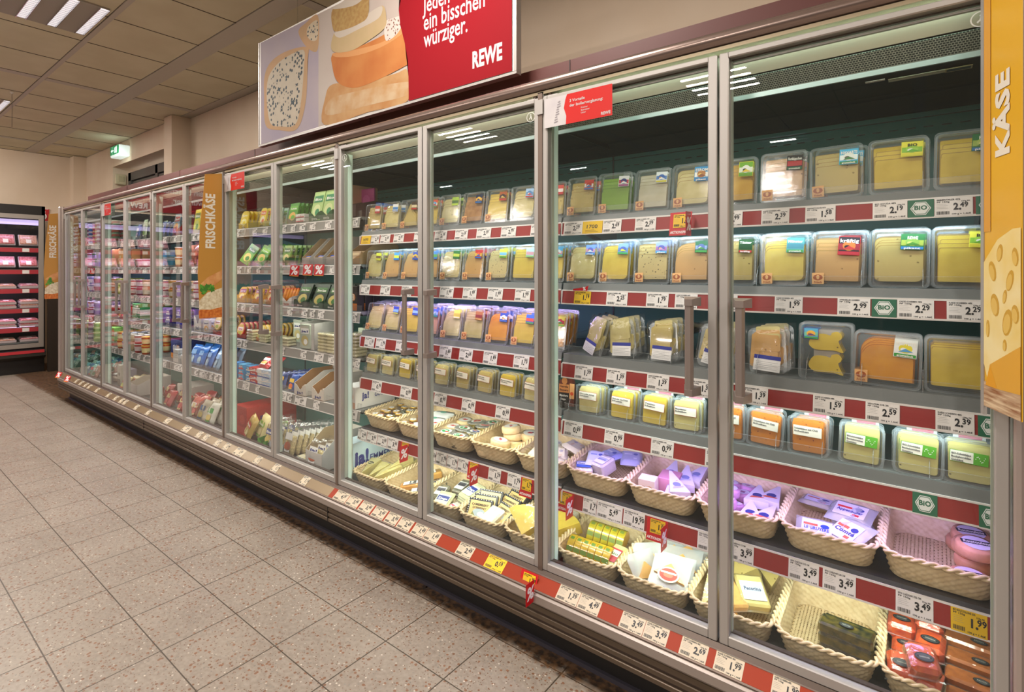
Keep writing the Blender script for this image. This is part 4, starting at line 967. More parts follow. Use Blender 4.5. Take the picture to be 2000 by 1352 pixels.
# ------------------------------------------------------------------ price labels and promotion tags
PRICEC = {}
def price_mesh(price, top='', sub='', w=.072, h=.05, col='p', det=2):
    k = (price, top, sub, w, h, col, det)
    if k in PRICEC: return PRICEC[k]
    b = MB(); base = {'p': paper_m, 'y': yellow_m, 'n': mat('label_paper_dim', H('c9baa0'), .5)}[col]
    b.rect(0, 0, w, h, base, 0).rect(0, 0, w, h, base, -.0006)
    if price == '1700' or price == '1690':
        b.text(price, w*.16, h*.42, h*.42, ink_m, .0005, 0, fit=w*.6)
        for q in range(3): b.rect(w*.15, h*(.12+.08*q), w*(.8-.1*q), h*(.14+.08*q), P('8a7018'), .0005)
    elif price == 'BIO':
        b = MB(); b.rect(0, 0, w, h, green_m); o = [(.1, .5), (.3, .88), (.7, .88), (.9, .5), (.7, .12), (.3, .12)]; wt = P('e8ece6')
        b.poly([(w*a, h*c) for a, c in o], wt, .0003).poly([(w*(.5+(a-.5)*.9), h*(.5+(c-.5)*.9)) for a, c in o], green_m, .0006).poly([(w*(.5+(a-.5)*.84), h*(.5+(c-.5)*.82)) for a, c in o], wt, .0009)
        b.text('BiO', w*.5, h*.42, h*.34, green_m, .0012, 1.4, center=True, fit=w*.5)
    else:
        e, c = price.split('.'); s = h*.52; x = w*(.50 if len(e) == 1 else .40)
        b.text(e, x, h*.33, s, ink_m, .0005, 1.2, .78).text('.', x+s*.42*len(e), h*.33, s, ink_m, .0005, 2, .8).text(c, x+s*(.42*len(e)+.1), h*.47, s*.72, ink_m, .0005, 1, .82)
        if det > 1:
            b.text(top or 'KAESE SCHEIBEN 48%', w*.06, h*.86, h*.12, ink_m, .0005, .6, fit=w*.62).text(sub or 'PP 150g', w*.06, h*.75, h*.11, ink_m, .0005, .5, fit=w*.34).text('150g PK', w*.7, h*.76, h*.1, ink_m, .0005, .5, fit=w*.24)
            b.text('100 g = 1.46\u20ac', w*.45, h*.06, h*.11, ink_m, .0005, .6, fit=w*.5)
            for q in range(4): b.rect(w*.06, h*(.42+.08*q), w*(.36-.05*(q % 2)), h*(.428+.08*q), P('8a8a88'), .0005)
        else:
            b.rect(w*.06, h*.84, w*.66, h*.92, P('6a6a68'), .0005).rect(w*.06, h*.72, w*.34, h*.79, P('6a6a68'), .0005).rect(w*.45, h*.07, w*.92, h*.13, P('55555a'), .0005)
        x = w*.06
        for q in range(11 if det > 1 else 6): ww = w*(.012+.012*((q*7) % 3)/2); b.rect(x, h*.08, x+ww, h*.26, ink_m, .0005); x += ww+w*.014
    PRICEC[k] = b.mesh('price_label'); return PRICEC[k]
LREC = []
TILT = math.atan2(.01, .05)
def rail_pos(b, s):
    rb, rt, _ = RAILS[b][s]; return YS-.0022, rb+.0005, (rt-rb)-.001
def plabel(b, s, px, price, w=None, col='p', top='', sub='', px2=None, big=False):
    if s == 9:                                                       # strip outside below the doors
        y0, z0, h = -.0897, .2728, .0545; til = math.atan2(.045, .031)
        yy = -.075; x = X(px, yy); w = w or (X(px2, yy)-x if px2 else .062); col = 'n' if col == 'p' else col
    else:
        y0, z0, h = rail_pos(b, s); til = TILT; x = X(px, YS); w = w or (X(px2, YS)-x if px2 else .07)
    w = round(w, 2) if b > 1 else round(w, 3)
    n = 'organic_sign' if price == 'BIO' else 'price_label'
    o = place(price_mesh(price, top, sub, w, round(h, 4), col, 2 if b < 2 else 1), n, None, (x, y0, z0), (PI/2-til, 0, 0))
    LREC.append([o, b, s, price, col, x]); return o
def percent(b, side=1):
    pass
flagm = {}
def flag_mesh(w=.056, h=.08):
    if 'f' not in flagm:
        b = MB(); b.box(-.0004, .0004, -w, 0, 0, h, tagred_m)
        for F in (Matrix(((0, 0, 1, .0006), (1, 0, 0, -w), (0, 1, 0, 0), (0, 0, 0, 1))), Matrix(((0, 0, -1, -.0006), (-1, 0, 0, 0), (0, 1, 0, 0), (0, 0, 0, 1)))):
            b.at(F).text('%', w*.5, h*.24, h*.78, P('f4ecec'), .0002, 1, center=True, fit=w*.8, slant=.12)
        flagm['f'] = b.mesh('percent_flag')
    return flagm['f']
def promo(b, s, px, price, where, px2=None, flag=True, h=.082, fl=0.0):
    if s == 9: y0, z0, _ = -.094, .235, 0; til = math.atan2(.02, .05); x = X(px, -.09)
    else: y0, z0, _ = rail_pos(b, s); til = TILT; x = X(px, YS); z0 -= .022; y0 -= .004
    w = .072 if b == 0 or s == 9 else .062
    t = thing('promotion_tag', where, 'price tag', (x, y0, z0), (0, 0, 0), 'red promotion tags on the rails')
    m = MB().at(RX(-til) @ UP); m.rect(0, 0, w, h, tagred_m).rect(0, 0, w, h, tagred_m, -.001); m.text('AKTIONSPREIS', w*.5, .007, .0125, P('f4ecec'), .0005, 1.2, center=True, fit=w*.9); m.build('red_holder', t)
    c = place(price_mesh(price, '', '', w*.72, .047, 'y', 2), 'yellow_price_card', t, (w*.16, -.001+.028*math.tan(til)*0, .026), (PI/2-til, 0, 0)); c.location = (w*.17, .004, .027); c.location.y = .026*math.tan(til)-.0015
    if flag: place(flag_mesh(), 'percent_flag', t, (w+.001, 0, .0-.004), (0, 0, fl))
    return t
# ------------------------------------------------------------------ goods in the two near bays: sliced cheese in files
def S(bg, mid, low, t1='', t2='', blob=None, w=.04, h=.04, frame=None): return (w, h, bg, mid, low, t1, t2, blob, frame)
A1 = [('beige', 'sq', S('c84a40', 'e8e0d8', '3a78b8', '', '', ('b83a30', 'e8e0d8', '3a78b8')), 1, 'beige cheese under glossy film'),
      ('green', 'sq', S('e8e8e4', 'c03a48', '9a3a7a', '', '', ('2a3a7a', 'd04a50', 'f0f0f0')), 0, 'green herb cheese slices'),
      ('white', 'sq', S('e8ecec', '5a86c4', 'd8cc3a', '', '', ('3a6ab8', 'e8b048', 'f0f4f4')), 0, 'white cheese with round sticker'),
      ('pale', 'round', S('2e8ec4', 'f0f0ec', '2e7ebc', 'ESROM', 'pikant', ('b87838', 'e8c860', '8a4a20'), .046, .05), 0, 'pale cheese with blue sticker'),
      ('gold', 'arch', S('7ab03a', 'e8ecd8', '6aa02e', '', '', ('f0f0e4', '2a2a2a', 'e8c838'), .042, .05, 'e0d838'), 0, 'golden cheese with cow sticker'),
      ('peach', 'sq', S('1c1a18', 'b82a28', '2e6a3c', 'Rotk\u00e4ppchen', 'aromatisch', None, .042, .046), 0, 'peach cheese with black sticker'),
      ('beige', 'sq', S('4ab0d8', 'e8f0ec', '2e8a4e', 'HAVARTI', 'aromatisch', ('e8ece4', '5a5a4a', '3a7a3a'), .045, .046), 0, 'holey cheese with HAVARTI sticker'),
      ('yellow', 'sq', S('e8e04a', '8ac03a', 'e0d838', 'BIO', '', ('a0cc4a', 'e8f0d8', '6ab02e'), .046, .042), 0, 'yellow square slices, green BIO sticker'),
      ('yellow', 'sq', S('2a6a3c', '9ab048', '2a6aa8', 'REWE', 'pikant', ('a8b85a', 'd0c870', '4a7a2e'), .046, .046), 0, 'big yellow fanned slices')]
A2 = [('pale', 'round', S('6a8ac0', 'c88aa0', '3a8ac8', '', 'pikant', ('5a5aa0', 'e8a040', 'd0d8e0')), 2, 'pale cheese under creased film'),
      ('yellow', 'round', S('7a9ac0', '5a7ab0', '3a9a4a', '', '', ('4a5a9a', 'e89a50', 'c8d040')), 0, 'rounded yellow slices, mountain sticker'),
      ('seeds', 'sq', S('8a9ac8', 'a86a98', '3a9ac8', '', 'pikant', ('5a5a9a', 'e8a050', 'c08ab0')), 0, 'herb-flecked cheese slices'),
      ('peach', 'arch', S('3a6a4a', '8a98b8', '4a9a4a', '', '', ('5a6a9a', 'c8c0b0', '4a8a4a')), 0, 'wide golden-rimmed cheese slices'),
      ('beige', 'sq', S('2e5a30', '244a28', 'c03030', 'Tilsiter', 'kr\u00e4ftig', None, .04, .044), 0, 'beige cheese with dark-green sticker'),
      ('yellow', 'round', S('5aa8a8', '4a8a98', '4a9a4a', 'M\u00fcnster', 'aromatisch', None, .046, .046), 0, 'yellow cheese with teal sticker'),
      ('peach', 'sq', S('241c24', 'a02a38', 'b82a38', 'kr\u00e4ftig', '', ('d87a3a', '241c24', 'c83a3a'), .052, .056, 'c82a30'), 0, 'peach cheese, large black-red sticker'),
      ('beige', 'round', S('2e7a40', 'a8b84a', '2e7ec0', 'REWE', 'pikant', ('8ab04a', 'c8cc6a', '4a8a30'), .05, .044), 0, 'holey rounded cheese, blue-green sticker'),
      ('yellow', 'sq', S('e8e04a', '8ac03a', 'd8c838', 'BIO', '', ('a0cc4a', 'e8f0d8', '6ab02e'), .046, .042), 0, 'yellow stacked slices, BIO sticker')]
B1 = [('beige', 'sq', S('c84a40', 'e8d8d0', 'c03a38'), 3, 'beige cheese under loose film'), ('pale', 'sq', S('e8e8e4', '4a8ac8', '3a7ac0', '', 'pikant'), 4, 'pale cheese with small sticker'),
      ('beige', 'fan', S('4a3a2c', 'd8c8a0', 'c03028', '', ''), 0, 'triangular cheese, brown-red sticker'), ('yellow', 'sq', S('d8583c', 'e8e0d0', '4a8a3a', '', '', ('5aa0d0', 'e8e0d0', 'c03a30')), 0, 'yellow cheese with orange-red sticker'),
      ('cumin', 'round', S('a8c84a', '4a6a2a', 'c8e04a', '', ''), 0, 'pale rounded cheese, green sticker'), ('brown', 'sq', S('1c2a4a', 'e0a83a', '2a6ab0', '', '', ('e8b848', '4a3a2a', '2a4a8a')), 0, 'smoked brown cheese, blue sticker'),
      ('yellow', 'sq', S('a85a30', '4a3020', 'c03a2c', '', '', ('2e2420', 'e0c8a0', 'd8b050')), 0, 'yellow cheese, brown sticker'), ('pale', 'round', S('a8c8e8', '6a9ac8', 'c03a38', '', '', ('5a8ac0', 'f0f0f0', 'c84a40')), 0, 'pale cheese, light-blue sticker'),
      ('beige', 'sq', S('c84a40', 'e8d8d0', 'c03a38'), 0, 'beige cheese, red sticker')]
B2 = [('pale', 'round', S('d8d040', '7a5a3a', 'c8c030', '', ''), 5, 'pale cheese, yellow sticker, creased film'), ('peach', 'round', S('4a8ac0', 'd8d83a', '3a7ab8'), 0, 'peach cheese, blue-yellow sticker'), ('peach', 'arch', S('2a3a8a', 'd8a03a', '2a4a9a', '', '', ('c8a030', 'b84a30', '2a3a8a')), 0, 'holey cheese, dark-blue sticker'),
      ('peach', 'arch', S('4a7ab0', '5a9a4a', '3a6aa0', '', ''), 0, 'rounded peach cheese, blue-grey sticker'), ('beige', 'round', S('2e6a30', 'c8c84a', '2e6a30', '', ''), 0, 'rounded cheese, green sticker'), ('peach', 'arch', S('b82a28', 'e0b83a', '2a5a9a', '', '', ('d84a30', 'e8c850', '2a5a9a')), 0, 'holey cheese, red-blue sticker'),
      ('seeds', 'round', S('d8d040', '7ab0d0', '4a8a3a'), 0, 'green-flecked rounded cheese'), ('yellow', 'sq', S('b8d8d8', 'd89aa0', '8ab86a'), 0, 'deep yellow cheese slices'), ('yellow', 'sq', S('5ab0d8', 'e8b0b0', '7ab86a', '', '', ('e8ece8', '5aa0d0', 'e08a8a')), 0, 'plain yellow cheese, sky-blue sticker')]
B3 = [('pale', 'round', None, 6, 'pale rounded cheese, no sticker'), ('pale', 'sq', S('2a3a8a', '7ab0d8', 'c8d040', '', ''), 7, 'pale cheese, navy sticker'), ('yellow', 'sq', S('2a3a8a', '8ab8e0', '3a5aa0'), 0, 'yellow cheese, navy sticker'), ('pink', 'arch', S('3a5aa8', '9ab0d8', '2e8a6a', '', '', ('8aa0c8', 'e8e8f0', '4a9a7a')), 0, 'pinkish fanned cheese, blue sticker'),
      ('pale', 'arch', S('e0d84a', 'c8b840', 'e8e0a0'), 0, 'round cheese slices fanned'), ('pale', 'sq', S('a8703a', '8a3a30', 'c89a50'), 0, 'narrow pale cheese, brown sticker'), ('orange', 'arch', S('2a4a8a', 'e0e0c8', '4a6a9a', '', '', ('e8e4d0', '7a8a50', 'd8b040')), 0, 'orange cheese, large blue sticker'), ('yellow', 'sq', S('3a6ab0', 'd8583c', '5a9a4a'), 0, 'bright yellow cheese, blue-red sticker'),
      ('orange', 'sq', S('e0d84a', 'c03a38', '8ac84a', '', '', ('b82a38', 'f0e0d0', '4a9a4a')), 0, 'flat orange cheese, red-green sticker')]
def files(b, s, lst, n, W, H_, depth, lean=.13, jit=1):
    st_ = BW/n
    for i, (ch, shp, stk, wr, d) in enumerate(lst):
        if ch is None: continue
        fan = .012 if shp == 'sq' else .008; nn = 5
        Wj = W*(1+.03*R.uniform(-1, 1)); parts = slice_pack(round(Wj, 3), H_, ch, shp, nn, fan if s != 0 else .013, stk, i % 9 not in (7, 8) or s == 2, wr)
        for r in range(depth):
            ln = lean+R.uniform(-.03, .03)*jit; x = BX[b]+st_*(i+.5)+R.uniform(-.003, .003)+.002*r
            put('sliced_cheese_pack', parts, (x, YS+.035+r*.031+(.018 if wr else 0)*(r > 0), RAILS[b][s][2]+.0015+.003*r*(s > 0)), (-ln, R.uniform(-.02, .02)*jit, R.uniform(-.03, .03)*jit), d, 'cheese pack', (b, s), i, r)
            parts = slice_pack(round(Wj, 3), H_, ch, shp, nn, fan if s != 0 else .013, stk, i % 9 not in (7, 8) or s == 2, 0)
files(0, 0, A1, 9, .128, .158, 2); files(0, 1, A2, 9, .128, .165, 4)
files(1, 0, B1, 9, .128, .152, 2); files(1, 1, B2, 9, .128, .16, 4); files(1, 2, B3, 9, .125, .155, 4, .2, 1.6)
# third shelf of the nearest bay: pouches, the mouse pack and three big packs
def px_x(px, y=.17): return X(px, y)
for i, (px, rz, ry, ch, d) in enumerate(((1150, -.5, .14, 'pale', 'tipped pouch with blue banded label'), (1216, .05, -.2, 'pale', 'second slumped pouch, blue banded label'), (1293, -.05, -.12, 'beige', 'wide pouch of pale slices'), (1392, .1, .1, 'seeds', 'pouch with blue band half hidden'), (1498, .0, -.08, 'peach', 'pouch of mixed slices and rolls'))):
    for r in range(3):
        put('cheese_pouch', pouch(.118 if i < 3 else .125, .155, ch, i*3+(r > 0)), (px_x(px)+r*.006, YS+.05+r*.032, RAILS[0][2][2]+.002+.004*r), (-.2-.03*r, ry, rz), d, 'cheese pouch', (0, 2), i, r)
for i in range(3): put('cheese_pouch', flat_pack(.11, .12, .02, 'e8dca8', '', ('d8cc90', 'c8b870'), 'milky', i), (px_x(1240+i*55, .35), .36, RAILS[0][2][2]+.08+.012*i), (-.3, .1*i, .5*i), 'loose pouch lying behind the row', 'loose pouch', (0, 2), 20+i, 0)
for r in range(3): put('mouse_cheese_pack', mouse_pack(), (px_x(1612), YS+.045+r*.03, RAILS[0][2][2]+.002), (-.1, 0, 0), 'mouse-shaped cheese slices pack', 'cheese pack', (0, 2), 6, r)
for r in range(3): put('sliced_cheese_pack', slice_pack(.152, .152, 'orange', 'arch', 5, .006, S('e8ece4', 'f0f0ec', '3a9a3a', 'WESTLITE', 'aromatisch', ('e8d83a', 'f0f0ec', '5aa0d0'), .05, .05), True, 0, .76), (px_x(1730), YS+.045+r*.03, RAILS[0][2][2]+.002), (-.12, .03, 0), 'big orange WESTLITE slices', 'cheese pack', (0, 2), 7, r)
for r in range(3): put('sliced_cheese_pack', slice_pack(.175, .15, 'yellow', 'sq', 4, .006, S('2a6a3c', 'a8b84a', 'c02a30', 'REWE', 'kr\u00e4ftig', ('b0b84a', 'd8c860', '8a3a20'), .046, .046, 'c02a30'), False, 0, .84), (px_x(1893), YS+.045+r*.03, RAILS[0][2][2]+.002), (-.12, 0, 0), 'widest yellow square slices', 'cheese pack', (0, 2), 8, r)
# fourth shelves: small vacuum packs with paper labels
def vac_row(b, xs, lst, W, H_, depth, lean=.1):
    for i, (x, (ch, l, fr, gr, wr, bk, d)) in enumerate(zip(xs, lst)):
        for r in range(depth):
            put('small_cheese_pack', vac_pack(W, H_, ch, l, '', fr, gr, wr if r == 0 else 0, bk and r == depth-1), (x+R.uniform(-.003, .003), YS+.034+r*.027, RAILS[b][3][2]+.0015), (-lean, R.uniform(-.05, .05), R.uniform(-.05, .05)), d, 'small cheese pack', (b, 3), i, r)
g1 = 'Gouda jung|Scheiben'; ch1 = 'Schnittk\u00e4se mit Chili|Scheiben'; bio = 'BIO-Schnittk\u00e4se|Bockshornklee|Gutsk\u00e4se'
vac_row(0, [px_x(p, .155) for p in (1150, 1213, 1275, 1340, 1420, 1492, 1580, 1682, 1790, 1897)],
        [('pale', g1, 'c05a4a', False, 1, False, 'pale block, faded pink-framed label'), ('yellow', 'Gouda m.Chili|Scheiben', 'c05a4a', False, 2, True, 'yellow block, pink-framed label'), ('yellow', 'Tilsiter|Scheiben', 'c05a4a', False, 0, True, 'yellow block, Tilsiter label'), ('cumin', 'Maasdamer|Scheiben', 'c05a4a', False, 0, True, 'holey block, Maasdamer label'),
         ('chili', ch1, 'd8c8a8', False, 0, True, 'orange chili block, cream label'), ('chili', ch1, 'd8c8a8', False, 0, True, 'orange chili block, cream label'), ('chili', ch1, 'd8c8a8', False, 0, True, 'orange chili block, cream label'),
         ('cumin', bio, '58a02c', True, 0, True, 'seeded block, green-white label'), ('cumin', bio, '58a02c', True, 0, True, 'seeded block, green-white label'), ('cumin', bio, '58a02c', True, 0, True, 'seeded block, green-white label')], .105, .112, 3)
vac_row(1, [BX[1]+.055+i*.128 for i in range(9)],
        [('pale', g1, 'c05a4a', False, 3, False, 'cream block in creased film'), ('pale', g1, 'c05a4a', False, 4, False, 'cream block in creased film'), ('yellow', 'Gouda|jung', 'c05a4a', False, 0, False, 'yellow block, small label'), ('cumin', 'Schnittk\u00e4se|Scheiben', 'c05a4a', False, 1, False, 'holey block, pink-framed label'), ('pale', 'Raclette', 'd8582c', False, 2, False, 'glossy block, orange-red spot'),
         ('beige', 'Edamer|Scheiben', 'c05a4a', False, 0, False, 'beige block, framed label'), ('beige', 'Edamer|Scheiben', 'c05a4a', False, 1, False, 'beige block, framed label'), ('yellow', 'Butterk\u00e4se|Scheiben', 'c05a4a', False, 0, False, 'yellow block, framed label'), ('pale', 'Butterk\u00e4se', 'c05a4a', False, 1, False, 'pale block, framed label')], .1, .108, 3)
# black-labelled wedge hanging between the two bays on the fourth shelf
gb = MB(); gb.hull([(-.035, 0, .0), (.035, 0, 0), (-.03, 0, .1), (.02, 0, .12), (-.035, .05, 0), (.035, .05, 0), (-.03, .04, .1), (.02, .04, .1)], mat('wax_dark_brown', H('6a2c1c'), .4)); gl = MB().at(T(0, -.002, 0) @ UP)
gl.rect(-.03, .0, .012, .05, P('1c1a18')).rect(-.03, .052, .012, .085, P('d88a4a'), .0004).disc(-.008, .098, .012, .014, P('d88a4a')).rect(.014, .03, .034, .09, P('e8a868'), .0003).disc(.024, .05, .007, .007, P('d84a1c'), .0006)
gl.text('Garc\u00eda', -.027, .072, .012, P('4a1c10'), .0006, 1, fit=.034).text('Baquero', -.027, .058, .012, P('4a1c10'), .0006, 1, fit=.036).text('Manchego', -.027, .036, .012, P('ece4d8'), .0006, 1, fit=.036).text('viejo', -.02, .022, .01, P('ece4d8'), .0006, .6)
put('manchego_wedge', [('cheese_wedge', gb.mesh('cheese_wedge')), ('label', gl.mesh('label'))], (px_x(1104, .16), .165, RAILS[1][3][2]+.012), (-.1, 0, .15), 'black-labelled Manchego wedge with orange tag', 'cheese wedge', (1, 3), 30, 0)

# ------------------------------------------------------------------ baskets and what lies in them
BASK = {}
for b in (0, 1):
    for s in (4, 5):
        for k in range(5):
            x = BX[b]+BW*(k+.5)/5+.004; y = (.305 if s == 4 else .225); z = (RAILS[b][4][2]-.003 if s == 4 else DECK)+.018
            o = put('wicker_basket', BASKET, (x, y, z), (.085, 0, R.uniform(-.015, .015)), 'pale wicker basket', 'basket', (b, s), k, 0); BASK[(b, s, k)] = (x, y, z)
def ib(b, s, k, name, parts, u, v, z=.008, rz=0, rx=0, ry=0, d='cheese', cat='cheese'):
    if name in ('vacuum_pack', 'film_bagged_cheese', 'wrapped_cheese') and 'paper' not in d: u = max(-.05, min(.05, u)); v = max(-.07, v); z += .014
    if 'paper-wrapped' in d or name == 'brie_wedge': v = max(-.12, v); u = max(-.06, min(.06, u)); z += .006
    x, y, zz = BASK[(b, s, k)]; c, q = math.cos(.085), math.sin(.085)
    put(name, parts, (x+u, y+v*c-z*q, zz+z*c+v*q), (.085+rx, ry, rz), d, cat, (b, s, k))
# nearest bay, lower shelf of baskets
bl = '7a8ad0'
ib(0, 4, 0, 'wrapped_cheese', block(.07, .09, .05, 'e6dcd0', None, ('4a6ac8', 'fleur', 'd8dcec', '26306a')), -.065, -.11, .01, .5, d='wedge in blue printed paper', cat='wrapped cheese')
ib(0, 4, 0, 'wrapped_cheese', block(.06, .08, .055, 'd8d0d8', None, ('e8e4ec', 'pont', 'b0b4d8', '3a4080')), -.02, -.12, .01, -.3, .2, d='small wedge tipped forward', cat='wrapped cheese')
ib(0, 4, 0, 'wrapped_cheese', flat_pack(.08, .1, .025, 'c8cbe6', '', ('8a94d0', '4a56b0'), 'foil', 1), -.05, -.02, .05, .3, .2, d='crumpled blue-white pack', cat='wrapped cheese')
ib(0, 4, 0, 'wrapped_cheese', flat_pack(.09, .11, .03, 'a8b0dc', '', ('e0e0f0', '4a56b0'), 'foil', 2), -.03, .07, .03, -.5, .1, d='crumpled blue-white pack', cat='wrapped cheese')
ib(0, 4, 0, 'wrapped_cheese', flat_pack(.09, .11, .03, 'b8bcd8', '', ('e0e0f0', '6a70b0'), 'foil', 3), .05, .09, .03, .4, .1, d='crumpled grey-blue pack', cat='wrapped cheese')
ib(0, 4, 1, 'boxed_cheese', boxx(.06, .05, .075, 'e8dcc0', 'd8b070', 'Bio', 'a05a20'), -.055, -.12, .012, .1, d='upright pack with printed ingredient label', cat='boxed cheese')
ib(0, 4, 1, 'boxed_cheese', boxx(.07, .08, .07, 'c88a9a', 'b0a0d0'), -.0, -.06, .012, .1, d='pink-wrapped cheese block', cat='boxed cheese')
for q, (u, v, rz, z) in enumerate(((.04, -.09, .35, .012), (.07, -.05, .6, .035), (.05, .03, .2, .03), (.08, .08, -.2, .03), (-.02, .07, .1, .02))):
    ib(0, 4, 1, 'wrapped_cheese', paper_wedge(.13, .07, .03, 'e4dfe6', ('b8b8dc', '8088b8')), u, v-.06, z, rz, .15, d='white paper-wrapped wedge', cat='wrapped cheese')
for q, (u, v, z) in enumerate(((-.07, -.11, .01), (-.075, -.04, .02), (-.02, -.1, .01), (-.03, -.03, .01), (-.07, .03, .02), (-.02, .05, .02), (-.04, -.08, .045), (-.05, .0, .05), (-.07, .09, .03), (-.02, .11, .02))):
    ib(0, 4, 2, 'small_round_cheese', wheel(.03, .03, 'c890b8', ('e8e0f0', 'b06a9a', '8a7ab0')), u, v, z, q, d='small pink-wrapped round cheese', cat='round cheese')
for u, v, rz, z in ((.035, -.12, .15, .012), (.075, -.12, -.25, .014), (.03, .0, .1, .02), (.075, .02, -.15, .022)):
    ib(0, 4, 2, 'brie_wedge', paper_wedge(.12, .075, .028, 'ece6ee', ('d86a50', '3a4088')), u, v, z, rz, .05, d='triangular white soft cheese pack', cat='wrapped cheese')
ib(0, 4, 3, 'vacuum_pack', flat_pack(.115, .1, .03, 'e6e2ec', 'LE GRUY\u00c8RE', ('d86a4a', '2a48a8')), -.035, -.1, .01, .05, .35, d='LE GRUYÈRE vacuum pack', cat='vacuum pack')
ib(0, 4, 3, 'vacuum_pack', flat_pack(.115, .11, .028, 'e6e2ec', 'Comt\u00e9', ('d86a4a', '3a4088'), 'milky', 5), .06, -.08, .03, -.7, .5, d='tilted vacuum pack leaning right', cat='vacuum pack')
ib(0, 4, 3, 'vacuum_pack', flat_pack(.12, .1, .028, 'e6e2ec', 'Appenzeller', ('d83a3a', '3a4088'), 'milky', 6), .045, .02, .05, -.2, .25, d='vacuum pack lying on top', cat='vacuum pack')
ib(0, 4, 3, 'vacuum_pack', flat_pack(.11, .1, .026, 'dcd8e8', '', ('d86a4a', '3a4088'), 'milky', 7), .04, .07, .015, .2, .1, d='vacuum pack underneath at back', cat='vacuum pack')
ib(0, 4, 3, 'vacuum_pack', flat_pack(.11, .06, .02, 'dcd8e8', '', ('d86a4a', '3a4088'), 'milky', 8), -.05, .1, .03, -.2, .1, d='pale vacuum pack against back rim', cat='vacuum pack')
for u, v, z in ((.06, .11, .01), (.07, .09, .045), (.075, .01, .01), (.06, -.1, .012), (.07, .02, .045), (.075, -.04, .075)):
    ib(0, 4, 4, 'round_box_cheese', wheel(.043, .033, 'c89070', ('dcd4e4', 'c88a50', '1e1e3a', 'Roucoulons')), u, v, z, .2, .1 if z > .04 else 0, d='round boxed cheese with navy band', cat='round cheese')
# nearest bay, bottom baskets
for q in range(6): ib(0, 5, 0, 'half_round_cheese', half_moon('c9a41c', '5a7a24'), -.085+.029*q, -.075, .03, .12, .35, .1, d='half-moon cheese in yellow film', cat='half-moon cheese')
for q in range(5): ib(0, 5, 0, 'half_round_cheese', half_moon('b0a024', '6a7a34'), -.05+.03*q, .03, .05, .12, .3, .1, d='half-moon cheese in yellow-green film', cat='half-moon cheese')
ib(0, 5, 0, 'wedge_pack', block(.055, .11, .035, 'pale', None, ('a83040', 'Bio', 'e8e4d0', '2a5a30')), .08, -.12, .03, -.15, .25, d='cheese wedge with red-white label', cat='cheese wedge')
for q, (u, v, rz, rx, z) in enumerate(((-.085, -.11, 1.2, .9, .03), (-.06, .0, .8, .9, .03), (.0, .09, .2, .5, .03), (.06, .1, .1, .4, .04), (.05, .03, .2, .45, .04), (.045, -.04, .15, .45, .045), (.04, -.09, .1, .4, .05))):
    ib(0, 5, 1, 'film_bagged_cheese', ([('film_bag', flat_pack(.13, .14, .018, 'e2d3b8', '', ('e2d3b8', 'dcc8a8'), 'milky', q)[0][1]), ('cheese_block', MB().at(T(0, -.01, .012)).hull([(-.05, 0, 0), (.055, -.02, 0), (.0, .045, 0), (-.05, 0, .012), (.055, -.02, .012), (.0, .045, .012)], CH['peach']).mesh('cheese_block'))]
        + ([('label', MB().at(T(.0, -.012, .0265)).disc(0, 0, .036, .03, P('efe6cc'), 0, 18).disc(0, 0, .03, .024, P('c83a28'), .0004, 18).disc(0, -.003, .016, .009, P('d87050'), .0008, 12).rect(-.026, .003, .026, .010, P('efe6cc'), .001).mesh('label'))] if q == 6 else [])), u, v, z, rz, rx, d='cheese in milky film bag' if q < 6 else 'milky bag with round red label', cat='bagged cheese')
ib(0, 5, 2, 'cheese_wedge', wedge(.12, 35, .04, 'a8925a', 'pale', True), -.08, -.12, .01, -.3, .5, d='tall pale wedge leaning left', cat='cheese wedge')
ib(0, 5, 2, 'cheese_wedge', wedge(.12, 40, .04, '6a5c44', 'pale', True), -.05, -.06, .03, .3, .9, d='dark-rinded wedge standing up', cat='cheese wedge')
for q, (u, v, rz) in enumerate(((-.07, .04, .3), (-.02, .06, -.4), (.03, .09, .8), (-.05, .1, 0), (.07, .1, .3))): ib(0, 5, 2, 'rind_cheese_piece', wedge(.085, 60, .045, '5c4c38', 'beige', True), u, v, .02+.01*(q % 2), rz, .5, d='grey-brown rinded cheese piece', cat='cheese piece')
ib(0, 5, 2, 'cheese_block', block(.06, .13, .03, 'e0a850'), .0, -.13, .014, .55, .05, d='unlabelled amber block at front', cat='cheese block')
ib(0, 5, 2, 'cheese_block', block(.055, .13, .03, 'e2b062'), .02, -.09, .04, .75, .25, d='amber block leaning across others', cat='cheese block')
ib(0, 5, 2, 'cheese_block', block(.085, .11, .04, 'pale', None, ('e6ecf0', 'Pecorino', 'b0b8c8', '2a3a5a')), .055, -.05, .03, .5, .35, d='pale block with white label', cat='cheese block')
for q in range(3): ib(0, 5, 3, 'herb_crusted_cheese', block(.13, .055, .034, '23271a', '5e5222', ('oval', 'KRÄUTER'), False), .045, -.1+.0*q, .008+.034*q, -.1, d='dark herb-crusted cheese bar, front stack', cat='herb cheese')
for q in range(2): ib(0, 5, 3, 'herb_crusted_cheese', block(.13, .05, .034, '1e2a1c', '4e4a20', ('oval', 'KRÄUTER'), False), .045, -.035, .008+.034*q, -.1, d='dark herb-crusted cheese bar, back stack', cat='herb cheese')
